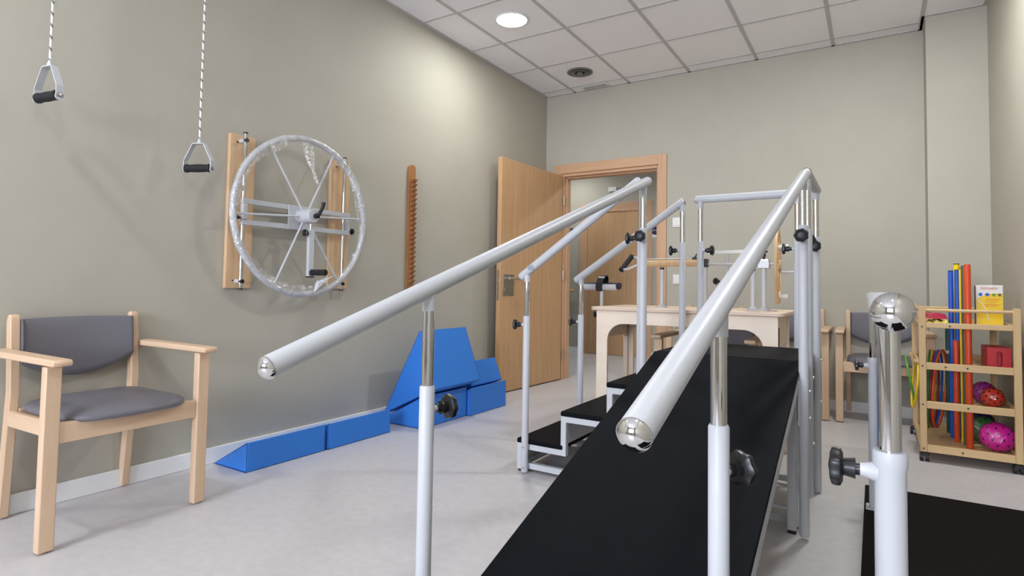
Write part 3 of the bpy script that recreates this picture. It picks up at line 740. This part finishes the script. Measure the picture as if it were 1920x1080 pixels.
# ================================================================== THERAPY TABLE
t = thing('therapy_table', 'pale plywood hand therapy table with mounted exercise devices behind the stairs', 'therapy table', (-.87, 3.33, 0))
TX0, TX1, TY0, TY1, TZ = -1.376, -.366, 3.040, 3.600, .776
o = rounded_outline((TX1-TX0)/2, TY0, TY1, .03, 0)
cxm = (TX0+TX1)/2
MB().prism([(x+cxm, y) for x, y in o], lambda u, v, w: (u, v, w), TZ-.020, TZ).build('table_top', 'top', t, bevel=.003)
def arch_panel(y, name):
    a0, a1, b0, b1 = -1.344, -1.278, -.461, -.396; zt = TZ-.020; za = .684; r = .095
    poly = [(a0, 0), (a1, 0), (a1, za-r)]
    poly += [(a1+r-r*math.cos(PI/2*i/8), za-r+r*math.sin(PI/2*i/8)) for i in range(1, 9)]
    poly += [(b0-r+r*math.sin(PI/2*i/8), za-r+r*math.cos(PI/2*i/8)) for i in range(0, 9)]
    poly += [(b0, 0), (b1, 0), (b1, zt), (a0, zt)]
    return MB().prism(poly, lambda u, v, w: (u, w, v), y, y+.018).build(name, 'plyX', t, bevel=.0015)
arch_panel(3.062, 'front_panel'); arch_panel(3.480, 'rear_panel')
for x in (-1.330, -.428):
    pts = [(3.080, .60), (3.480, .60), (3.480, TZ-.02), (3.080, TZ-.02)]
    MB().prism(pts, lambda u, v, w: (w, u, v), x, x+.018).build('side_panel', 'plyZ', t)
    MB().box(x-.002, x+.020, 3.462, 3.480, .02, .60).build('leg_cleat', 'plyZ', t)
MB().prism([(-1.336, .684), (-1.303, .684), (-1.308, .585), (-1.330, .585)], lambda u, v, w: (u, w, v), 3.455, 3.478).build('corner_bracket', 'plyedge', t)
MB().box(-.410, -.398, 3.10, 3.13, .60, .70).build('side_slot', 'rubber', t)
# forearm support
fx_, fy_ = -1.392, 3.245
ps = MB().cyl((fx_, fy_, .52), (fx_, fy_, .872), .0105, n=16).build('forearm_support', 'white_steel', t)
u0, u1 = -1.490, -1.298
vs = []; fs = []; n = 13
for i, (x, yy_) in enumerate(((u0, fy_-.02), (u1, fy_+.02))):
    for k in range(n):
        a = PI+PI*k/(n-1); vs.append((x, yy_+.036*math.cos(a), .905+.036*math.sin(a)))
    for k in range(n-1, -1, -1):
        a = PI+PI*k/(n-1); vs.append((x, yy_+.032*math.cos(a), .905+.032*math.sin(a)))
K = 2*n
fs = [(k, (k+1) % K, K+(k+1) % K, K+k) for k in range(K)]+[tuple(range(K-1, -1, -1)), tuple(range(K, 2*K))]
MB().add(vs, fs).build('arm_trough', 'white_steel', ps, angle=40)
vs = []; fs = []
for i, (x, yy_) in enumerate(((u0-.010, fy_-.022), (u1+.012, fy_+.022))):
    for k in range(n):
        a = PI+PI*k/(n-1); vs.append((x, yy_+.0325*math.cos(a), .907+.0325*math.sin(a)))
    for k in range(n-1, -1, -1):
        a = PI+PI*k/(n-1); vs.append((x, yy_+.020*math.cos(a), .915+.020*math.sin(a)))
fs = [(k, (k+1) % K, K+(k+1) % K, K+k) for k in range(K)]+[tuple(range(K-1, -1, -1)), tuple(range(K, 2*K))]
MB().add(vs, fs).build('arm_pad', 'navy_pad', ps, angle=40)
vs = []; fs = []
for i in range(13):
    a = -PI*0.35+(PI*1.75)*i/12
    for x, rr in ((-1.410, .045), (-1.370, .045), (-1.370, .041), (-1.410, .041)): vs.append((x+.012*math.sin(a), fy_+rr*math.cos(a), .910+rr*math.sin(a)*1.10))
for i in range(12):
    for k in range(4): fs.append((i*4+k, i*4+(k+1)%4, (i+1)*4+(k+1)%4, (i+1)*4+k))
fs += [(3, 2, 1, 0), (48, 49, 50, 51)]
MB().add(vs, fs).build('strap', 'black', ps, angle=40)
knob((fx_-.012, fy_, .722), (-1, 0, 0), r=.019, stem=.024, parent=t)
MB().box(fx_-.016, -1.330, fy_-.014, fy_+.014, .70, .745).build('post_clamp', 'white_steel', t, bevel=.002)
# wooden forearm roll with crank handle
yr = 3.285
rl = MB().lathe((-1.150, yr, 1.031), (1, 0, 0), [(.012, 0), (.0205, .003), (.0205, .135), (.019, .137), (.0205, .139), (.0205, .36), (.0205, .37)], n=28).build('wooden_roll', 'rim_wood', t)
MB().box(-.806, -.778, yr-.022, yr+.022, 1.007, 1.052).build('end_block', 'black', t, bevel=.002)
sb = MB().box(-1.14, -.885, yr-.012, yr+.012, 1.0535, 1.0575)
sb.build('scale_strip', 'white_plastic', rl)
cl = MB().box(-.862, -.835, yr-.012, yr+.012, 1.050, 1.062).bar((-.85, yr, 1.06), (-.838, yr, 1.082), .012, .006).build('pointer_clip', 'black', rl)
ch = MB().tube([(-1.150, yr, 1.040), (-1.176, yr+.004, 1.044), (-1.196, yr+.012, 1.066), (-1.226, yr+.016, 1.068)], .0065, n=12)
ch.tube([(-1.150, yr, 1.030), (-1.176, yr-.02, 1.020), (-1.222, yr-.055, .994), (-1.262, yr-.060, .992)], .0065, n=12).build('crank_fork', 'white_steel', t)
MB().lathe((-1.2615, yr-.058, .990), Vector((.037, .074, .083)), [(.008, -.006), (.0155, -.004), (.0165, .008), (.014, .02), (.015, .06), (.014, .10), (.0165, .110), (.014, .122), (.006, .124)], n=20).build('crank_grip', 'black_foam', t)
def stand(x, y, zt, r, cap=None):
    s = MB().cyl((x, y, TZ), (x, y, zt), r, n=20).lathe((x, y, TZ), (0, 0, 1), [(.034, 0), (.034, .004), (r+.006, .012), (r, .022)], n=28).build('support_post', 'white_steel', t)
    if cap: MB().cyl((x, y, zt-.002), (x, y, zt+.010), r*1.1, n=18).build('post_cap', 'black', s)
stand(-1.036, yr, .996, .0115, True)
MB().box(-.800, -.784, yr-.008, yr+.008, TZ, 1.010).build('square_post', 'alu', t, bevel=.001)
stand(-.550, 3.31, .988, .0115, True)
stand(-.492, yr, .998, .0125, False)
MB().box(-.522, -.463, yr-.017, yr+.017, .998, 1.040).build('clamp_block', 'alu', t, bevel=.003)
MB().box(-.518, -.470, yr-.014, yr+.014, 1.040, 1.046).build('clamp_plate', 'satin', t)
knob((-.492, yr, 1.045), (0, 0, 1), r=.019, stem=.036, parent=t)
MB().cyl((-.780, yr, 1.022), (-.425, yr, 1.022), .0065, n=16).build('axle', 'alu', t)
MB().bar((-.805, 3.40, 1.094), (-.545, 3.40, 1.098), .010, .018).build('slide_bar', 'white_plastic', t, bevel=.001)
stand(-.700, 3.40, 1.085, .008, False)
knob((-.735, 3.36, .930), (-.6, -1, 0), r=.019, stem=.020, parent=t)
MB().cyl((-.700, 3.40, .93), (-.735, 3.362, .93), .006, n=10).build('knob_arm', 'white_steel', t)
# wooden hand wheel, seen nearly edge-on
HW = Matrix.Rotation(math.radians(4.2), 3, 'Z'); wc = Vector((-.424, yr, 1.014)); vs = []; fs = []; N = 64; Rw = .203
prof = [(Rw-.030, -.008), (Rw-.004, -.008), (Rw, -.003), (Rw, .003), (Rw-.004, .008), (Rw-.030, .008)]
for i in range(N):
    a = 2*PI*i/N
    for r_, w_ in prof: vs.append(wc+HW @ Vector((w_, r_*math.cos(a), r_*math.sin(a))))
k_ = len(prof)
for i in range(N):
    for k in range(k_): fs.append((i*k_+k, i*k_+(k+1)%k_, ((i+1)%N)*k_+(k+1)%k_, ((i+1)%N)*k_+k))
hw = MB().add(vs, fs).build('hand_wheel', 'rim_wood', t, angle=40)
for k in range(4):
    a = PI/4+PI/2*k
    MB().bar(wc+HW @ Vector((0, .02*math.cos(a), .02*math.sin(a))), wc+HW @ Vector((0, (Rw-.02)*math.cos(a), (Rw-.02)*math.sin(a))), .028, .010, up=HW @ Vector((1, 0, 0))).build('spoke', 'rim_wood', hw)
MB().cyl(wc-HW @ Vector((.014, 0, 0)), wc+HW @ Vector((.016, 0, 0)), .030, n=24).build('wheel_hub', 'rim_wood', hw)
MB().cyl(wc+Vector((.010, 0, -.035)), wc+Vector((.125, 0, -.035)), .0065, n=14).build('wheel_spindle', 'alu', hw)
MB().cyl(wc+Vector((.008, -.04, .086)), wc+Vector((.036, -.04, .086)), .014, n=18).cyl(wc+Vector((.008, .05, .100)), wc+Vector((.046, .05, .100)), .012, n=18).build('grip_peg', 'white_plastic', hw)
MB().cyl(wc+Vector((.008, 0, -.160)), wc+Vector((.046, 0, -.160)), .0125, n=18).build('grip_peg', 'white_plastic', hw)

# ================================================================== STORAGE CART
CX0, CX1, CY0, CY1 = .198, .612, 3.755, 4.470
t = thing('storage_cart', 'pale wooden storage cart on black castors holding balls, hoops and poles', 'cart', (.405, 4.11, 0))
for x, y in ((CX0, CY0), (CX1-.03, CY0), (CX0, CY1-.03), (CX1-.03, CY1-.03)):
    MB().box(x, x+.030, y, y+.026, .052, .812).build('post', 'birchZ', t, bevel=.002)
for y, n in ((CY0+.003, 0), (CY1-.023, 1)):
    for z0, z1 in ((.052, .090), (.279, .316), (.482, .518), (.700, .728)):
        MB().box(CX0+.030, CX1-.030, y, y+.018, z0, z1).build('shelf_rail', 'birchX', t, bevel=.002)
for y in (CY0+.012, CY1-.014): MB().cyl((CX0+.026, y, .793), (CX1-.026, y, .793), .0085, n=16).build('top_rod', 'birchX', t)
for x in (CX0+.004, CX1-.024):
    for z0, z1 in ((.052, .086), (.700, .728)): MB().box(x, x+.020, CY0+.026, CY1-.030, z0, z1).build('side_rail', 'birchY', t, bevel=.002)
for z in (.793,): MB().cyl((CX0+.015, CY0+.020, z), (CX0+.015, CY1-.020, z), .0085, n=16).build('top_rod', 'birchY', t)
MB().box(CX1-.024, CX1-.004, CY0+.026, CY1-.030, .279, .310).box(CX1-.024, CX1-.004, CY0+.026, CY1-.030, .482, .512).build('side_rail', 'birchY', t, bevel=.002)
MB().box(CX0+.020, CX1-.020, CY0+.020, CY1-.024, .056, .068).build('bottom_board', 'birchX', t)
MB().box(CX0+.020, .345, CY0+.020, CY1-.024, .700, .708).box(.445, CX1-.020, CY0+.020, CY1-.024, .700, .708).build('top_board', 'birchX', t)
MB().box(.442, CX1-.020, CY0+.020, CY1-.024, .482, .490).build('shelf_board', 'birchX', t)
MB().box(.440, CX1-.020, CY0+.020, CY1-.024, .279, .287).build('shelf_board', 'birchX', t)
MB().box(.400, .440, CY1-.05, CY1-.03, .056, .52).build('divider_post', 'birchZ', t)
MB().bar((CX0+.03, 4.185, .545), (.385, 4.185, .545), .018, .018).build('hoop_rail', 'birchX', t)
for y in (3.90, 4.0):
    MB().tube([(CX0+.012, y, .50), (CX0-.02, y, .51), (CX0-.026, y, .545)], .009, n=10).build('peg', 'birchX', t)
MB().box(CX0+.004, CX0+.020, CY0+.026, CY1-.030, .470, .505).build('side_rail', 'birchY', t, bevel=.002)
for x, y in ((CX0+.018, CY0+.020), (CX1-.018, CY0+.020), (CX0+.006, CY1-.02), (CX1-.018, CY1-.02)):
    cs = MB().cyl((x, y, .040), (x, y, .054), .010, n=14).box(x-.016, x+.016, y-.016, y+.020, .028, .046).build('caster', 'black', t, bevel=.002)
    for dx_ in (-.013, .013): MB().cyl((x+dx_-.008, y+.006, .0215), (x+dx_+.008, y+.006, .0215), .0215, n=22).build('wheel', 'black', cs, bevel=.002)
sc = [(CX0+.014, z) for z in (.705, .500, .298, .070)]+[(.33, .712), (.31, .500), (.40, .500), (.40, .298), (.375, .070)]
for x, z in sc: MB().cyl((x, CY0+.004, z), (x, CY0-.0015, z), .0042, n=10).build('screw', 'black', t)
# --- poles standing in the cart
poles = [(.421, 3.905, 1.035, .0155, 'orange', 'thick orange red pole standing at the front of the cart', 'Z'),
         (.380, 4.035, .620, .0135, 'orange', 'short orange red pole leaning behind the thick one'),
         (.412, 3.975, 1.030, .0105, 'olive', 'dark olive pole beside the thick orange red pole'),
         (.371, 4.140, 1.010, .0125, 'cblue', 'blue pole at the left of the pole bundle'),
         (.398, 4.130, 1.015, .0115, 'cblue', 'blue pole in the middle of the bundle, right of the first blue one'),
         (.405, 4.215, 1.052, .0150, 'yellow', 'thick yellow pole with dark end, tallest of the bundle'),
         (.405, 4.050, 1.020, .0060, 'yellow', 'thin yellow pole in the cart bundle'),
         (.414, 4.095, 1.015, .0070, 'maroon', 'thin dark red pole in the cart bundle'),
         (.365, 4.270, .700, .0125, 'dgreen', 'dark green short pole at the back left of the bundle')]
for p in poles:
    x, y, zt, r, m, s = p[:6]
    o = MB().lathe((x, y, .0685), (0, 0, 1), [(r*.9, 0), (r, .003), (r, zt-.0685-.003), (r*.9, zt-.0685)], n=20).build('exercise_pole', m)
    b = Vector((x, y, .0685)); o.data.transform(Matrix.Translation(-b)); o.location = b
    tag(o, s, 'pole', 'exercise poles in the cart')
    MB().cyl((x, y, zt-.001), (x, y, zt+.004), r*.95, n=18).build('end_plug', 'black' if m not in ('orange',) else 'orange', o)
# --- hoops hanging in the cart
def hoop(cx, cy, cz, R, yaw, tilt, m, label, ry=1.0):
    pts = []
    rot = Matrix.Rotation(yaw, 3, 'Z') @ Matrix.Rotation(tilt, 3, 'Y')
    for i in range(64):
        a = 2*PI*i/64; pts.append(Vector((cx, cy, cz))+rot @ Vector((0, R*math.cos(a)*ry, R*math.sin(a))))
    o = MB().tube(pts, .0062, n=10, closed=True).build('exercise_hoop', m, angle=60)
    b = Vector((cx, cy, cz-R)); o.data.transform(Matrix.Translation(-b)); o.location = b
    tag(o, label, 'hoop', 'plastic hoops on the cart'); return o
hy_ = 4.08
hoop(.262, hy_, .340, .215, -.10, .02, 'green', 'dark green hoop, outermost left of the hoops hanging in the cart')
hoop(.272, hy_+.01, .340, .215, -.13, .03, 'yellow', 'yellow hoop hanging in the cart next to the dark green one')
hoop(.284, hy_, .342, .212, -.16, .04, 'maroon', 'dark red hoop hanging in the cart between yellow and blue')
hoop(.295, hy_+.01, .344, .214, -.19, .05, 'cblue', 'blue hoop hanging in the cart, right of the dark red one')
hoop(.308, hy_, .346, .216, -.22, .06, 'orange', 'orange hoop, rightmost of the hoops hanging in the cart')
hoop(.166, 3.985, .400, .128, -.02, -.16, 'lime', 'light green hoop slung outside the left end of the cart')
hoop(.188, 3.965, .375, .128, .03, .10, 'yellow', 'yellow hoop slung outside the left end of the cart beside the green one')
# --- balls
def ball(c, r, m, label, rot=(0, 0, 0), dots=True, wrap=True):
    R3 = Euler(rot).to_matrix()
    o = MB().ell(c, r, n=32, m=20, rot=R3).build('spiky_ball', m, angle=80)
    b = Vector((c[0], c[1], c[2]-r[2])); o.data.transform(Matrix.Translation(-b)); o.location = b
    tag(o, label, 'ball', 'bagged exercise balls in the cart')
    d_ = MB(); n = 52; ga = PI*(3-math.sqrt(5))
    for i in range(n):
        z = 1-2*(i+.5)/n; q = math.sqrt(1-z*z); u = Vector((q*math.cos(ga*i), q*math.sin(ga*i), z))
        p = Vector((u.x*r[0], u.y*r[1], u.z*r[2])); nn = Vector((u.x/r[0], u.y/r[1], u.z/r[2])).normalized()
        p = Vector(c)+R3 @ p; nn = R3 @ nn
        d_.cyl(p-nn*.002, p+nn*.0014, .0062, .0046, n=10)
    d_.build('nubs', 'black', o)
    if wrap:
        vs = []; fs = []; N = 26; K = 14
        for j in range(K+1):
            a = PI*j/K
            for i in range(N):
                t_ = 2*PI*i/N; kk = 1.04+random.uniform(-.01, .025)
                q = R3 @ Vector((r[0]*kk*math.sin(a)*math.cos(t_), r[1]*kk*math.sin(a)*math.sin(t_), r[2]*min(kk, 1.015)*math.cos(a))); vs.append(Vector(c)+q)
        for j in range(K):
            for i in range(N): fs.append((j*N+i, (j+1)*N+i, (j+1)*N+(i+1)%N, j*N+(i+1)%N))
        MB().add(vs, fs).build('plastic_bag', 'bag_film', o, angle=20)
    return o
ball((.535, 3.915, .143), (.078, .070, .073), 'magenta', 'bright magenta ball with dark nubs, front of the bottom shelf', rot=(.1, .25, 0))
ball((.500, 4.075, .141), (.068, .068, .072), 'green', 'green ball with dark nubs behind the magenta one on the bottom shelf')
ball((.500, 4.250, .146), (.075, .070, .075), 'navyblue', 'dark blue ball at the back of the bottom shelf')
ball((.520, 3.930, .341), (.051, .050, .052), 'ballred', 'orange red bagged ball at the front of the middle shelf')
ball((.500, 4.060, .347), (.058, .058, .058), 'purple', 'purple ball behind the orange red one on the middle shelf')
# --- boxes and bags
t = thing('red_box', 'red box with an oval slot in its front, on the upper cart shelf', 'box', (.55, 3.93, .490))
bx0, bx1, by0, by1, bz0, bz1 = .491, .587, 3.850, 4.060, .4905, .608
out = [(bx0, bz0), (bx1, bz0), (bx1, bz1), (bx0, bz1)]
MB().box(bx0, bx1, by0+.050, by1, bz0, bz1).build('body', 'red', t, bevel=.003)
# front plate with an oval hole
sl = [(.540+.012*math.cos(a)+0, .551+(.026 if math.sin(a) >= 0 else -.026)+.012*math.sin(a)) for a in [2*PI*i/24 for i in range(24)]]
vs = []; fs = []
outer = []
for u, v in sl:
    a = math.atan2(v-.551, u-.540); k = min((.048/abs(math.cos(a)) if abs(math.cos(a)) > 1e-6 else 9), (.0585/abs(math.sin(a)) if abs(math.sin(a)) > 1e-6 else 9))
    outer.append((min(bx1, max(bx0, .540+k*math.cos(a))), min(bz1, max(bz0, .5495+k*math.sin(a)))))
for y in (by0, by0+.050):
    vs += [(u, y, v) for u, v in outer]; vs += [(u, y, v) for u, v in sl]
for cu, cv in ((bx0, bz0), (bx1, bz0), (bx1, bz1), (bx0, bz1)):
    q = min(range(24), key=lambda i: (outer[i][0]-cu)**2+(outer[i][1]-cv)**2); outer[q] = (cu, cv)
    vs[q] = (cu, by0, cv); vs[48+q] = (cu, by0+.050, cv)
n = 24
for i in range(n):
    j = (i+1) % n
    fs += [(i, j, n+j, n+i), (2*n+i, 3*n+i, 3*n+j, 2*n+j), (i, 2*n+i, 2*n+j, j), (n+i, n+j, 3*n+j, 3*n+i)]
MB().add(vs, fs).build('front_plate', 'red', t, flat=True)
# game box
t = thing('game_box', 'yellow and white cardboard game box standing on top of the cart', 'box', (.52, 3.99, .708))
gx0, gx1, gy0, gy1, gz0, gz1 = .462, .574, 3.955, 4.015, .7085, .930
bd = MB().box(gx0, gx1, gy0, gy1, gz0, gz1).build('carton', 'paper', t, bevel=.001)
pts = [(gx0+.001, gz0+.002), (gx1-.001, gz0+.002), (gx1-.001, .885)]+[(gx1-.001-(gx1-gx0-.002)*i/8, .885+.014*math.sin(PI*i/8)-.03*(i/8)) for i in range(1, 8)]+[(gx0+.001, .855)]
MB().prism(pts, lambda u, v, w: (u, w, v), gy0-.0008, gy0+.001).build('yellow_print', 'yellow', t, flat=True)
MB().box(gx0-.0008, gx0+.001, gy0+.002, gy1-.002, gz0+.004, gz1-.004).build('side_print', plain('purple_print', rgb(96, 80, 104), rough=0.5), t, flat=True)
text_mesh('title', 'DOCiaBOY', 0.0150, 'orange_ink', t, ((gx0+gx1)/2, gy0-.0012, .913), (PI/2, 0, 0))
text_mesh('signs', '+     +     =', 0.0120, 'orange_ink', t, ((gx0+gx1)/2+.002, gy0-.0018, .880), (PI/2, 0, 0))
pr = MB().box(gx0+.012, gx0+.026, gy0-.002, gy0, .872, .888).build('cube_picture', 'cblue', t, flat=True)
MB().cyl((gx0+.047, gy0-.002, .880), (gx0+.047, gy0, .880), .0085, n=20).build('disc_picture', 'cblue', t)
MB().cyl((gx0+.074, gy0-.002, .878), (gx0+.074, gy0, .878), .0075, n=20).build('disc_picture', 'lime', t)
MB().box(gx0+.092, gx0+.104, gy0-.002, gy0, .872, .886).build('cup_picture', 'olive', t, flat=True)
ln = MB()
for z, a, b in ((.856, .045, .10), (.848, .035, .092), (.838, .04, .08), (.826, .03, .095), (.818, .035, .085), (.79, .05, .095)): ln.box(gx0+a, gx0+b, gy0-.0016, gy0, z, z+.0022)
ln.build('small_print', 'orange_ink', t, flat=True)
st = MB().tube([(gx0+.004, gy0-.001, .852), (gx0+.03, gy0-.001, .825), (gx0+.042, gy0-.001, .79), (gx0+.052, gy0-.001, .745)], .0022, n=8).build('ribbon_print', 'ink', t)
# red cloth and printed bag
def heap(name, mat, x0, x1, y0, y1, z0, h, label, cat, seed, fine=3.0):
    rnd = random.Random(seed); nx, ny = 26, 20; vs = []; fs = []
    ph = [rnd.uniform(0, 6.28) for _ in range(6)]
    for j in range(ny+1):
        for i in range(nx+1):
            u = i/nx; v = j/ny; e = min(u, 1-u, v, 1-v); k = min(1, e*5); k = k*k*(3-2*k)
            w = .62+.2*math.sin(fine*6*u+ph[0]+2*math.sin(5*v+ph[1]))+.18*math.sin(fine*5*v+ph[2]+2*math.sin(4*u+ph[3]))
            vs.append((x0+(x1-x0)*u, y0+(y1-y0)*v, z0+.0006+h*k*max(.15, w)))
    for j in range(ny):
        for i in range(nx):
            a = j*(nx+1)+i; fs.append((a, a+1, a+nx+2, a+nx+1))
    # underside
    n0 = len(vs); vs += [(x0, y0, z0), (x1, y0, z0), (x1, y1, z0), (x0, y1, z0)]
    fs.append((n0, n0+3, n0+2, n0+1))
    bot = [i for i in range(nx+1)]; fs.append(tuple([n0, n0+1]+[i for i in range(nx, -1, -1)]))
    fs.append(tuple([n0+2, n0+3]+[ny*(nx+1)+i for i in range(nx+1)]))
    fs.append(tuple([n0+3, n0]+[j*(nx+1) for j in range(ny+1)])); fs.append(tuple([n0+1, n0+2]+[j*(nx+1)+nx for j in range(ny, -1, -1)]))
    o = MB().add(vs, fs).build(name, mat, angle=60)
    b = Vector(((x0+x1)/2, (y0+y1)/2, z0)); o.data.transform(Matrix.Translation(-b)); o.location = b
    return tag(o, label, cat)
heap('printed_bag', 'bag', .232, .345, 3.785, 4.05, .708, .036, 'pale yellow printed bag lying on top of the cart under the red cloth', 'bag', 3)
heap('red_cloth', 'cloth', .234, .344, 3.87, 4.20,   .7455, .034, 'crumpled crimson cloth on top of the cart', 'cloth', 5, 1.7)
# clear plastic bag beside the game box
vs = []; fs = []; N = 20; K = 10; rnd = random.Random(11)
for j in range(K+1):
    a = PI*j/K
    for i in range(N):
        t_ = 2*PI*i/N; kk = 1+rnd.uniform(-.14, .14); vs.append((.574+.011*kk*math.sin(a)*math.cos(t_), 4.10+.04*kk*math.sin(a)*math.sin(t_), .754+.045*math.cos(a)*(1+.1*kk*(1 if math.cos(a) > 0 else 0))))
for j in range(K):
    for i in range(N): fs.append((j*N+i, (j+1)*N+i, (j+1)*N+(i+1)%N, j*N+(i+1)%N))
o = MB().add(vs, fs).build('clear_bag', 'film', angle=20)
b = Vector((.574, 4.10, .709)); o.data.transform(Matrix.Translation(-b)); o.location = b
tag(o, 'crumpled clear plastic bag on top of the cart right of the game box', 'plastic bag')

# ================================================================== DAYLIGHT
w = bpy.data.worlds.new('World'); bpy.context.scene.world = w; w.use_nodes = True
nt = w.node_tree; bg = nt.nodes['Background']
sky = nt.nodes.new('ShaderNodeTexSky'); sky.sky_type = 'HOSEK_WILKIE'; sky.turbidity = 4.0; sky.sun_direction = (0.3, 0.6, 0.75)
nt.links.new(sky.outputs[0], bg.inputs['Color']); bg.inputs['Strength'].default_value = 0.6
l = bpy.data.lights.new('window_daylight', 'AREA'); l.shape = 'RECTANGLE'; l.size = wx1-wx0-.1; l.size_y = wz1-wz0-.1; l.energy = 225; l.color = (0.80, 0.865, 1.0)
o = bpy.data.objects.new('window_daylight', l); C.objects.link(o); o.location = ((wx0+wx1)/2, WF-.14, (wz0+wz1)/2); o.rotation_euler = (PI/2, 0, 0)

# ================================================================== CAMERA
cam = bpy.data.cameras.new('Camera'); co = bpy.data.objects.new('Camera', cam); C.objects.link(co)
f_px = 1084.6936; yaw, pitch, roll, cy = math.radians(32.0664), math.radians(2.43933), math.radians(.91953), 491.7367
cam.sensor_fit = 'HORIZONTAL'; cam.sensor_width = 36.0; cam.lens = f_px/1920*36.0; cam.shift_y = (cy-540)/1920; cam.clip_start = 0.02
fwd = Vector((-math.sin(yaw)*math.cos(pitch), math.cos(yaw)*math.cos(pitch), math.sin(pitch))); rt = Vector((math.cos(yaw), math.sin(yaw), 0)); up = rt.cross(fwd)
r2 = rt*math.cos(roll)+up*math.sin(roll); u2 = up*math.cos(roll)-rt*math.sin(roll)
mw = Matrix((( r2.x, u2.x, -fwd.x, 0), (r2.y, u2.y, -fwd.y, 0), (r2.z, u2.z, -fwd.z, CAMZ), (0, 0, 0, 1)))
co.matrix_world = mw
sc_ = bpy.context.scene; sc_.camera = co
vs_ = sc_.view_settings; vs_.view_transform = 'Standard'; vs_.look = 'None'; vs_.exposure = 0.42; vs_.gamma = 1.0; vs_.use_curve_mapping = False
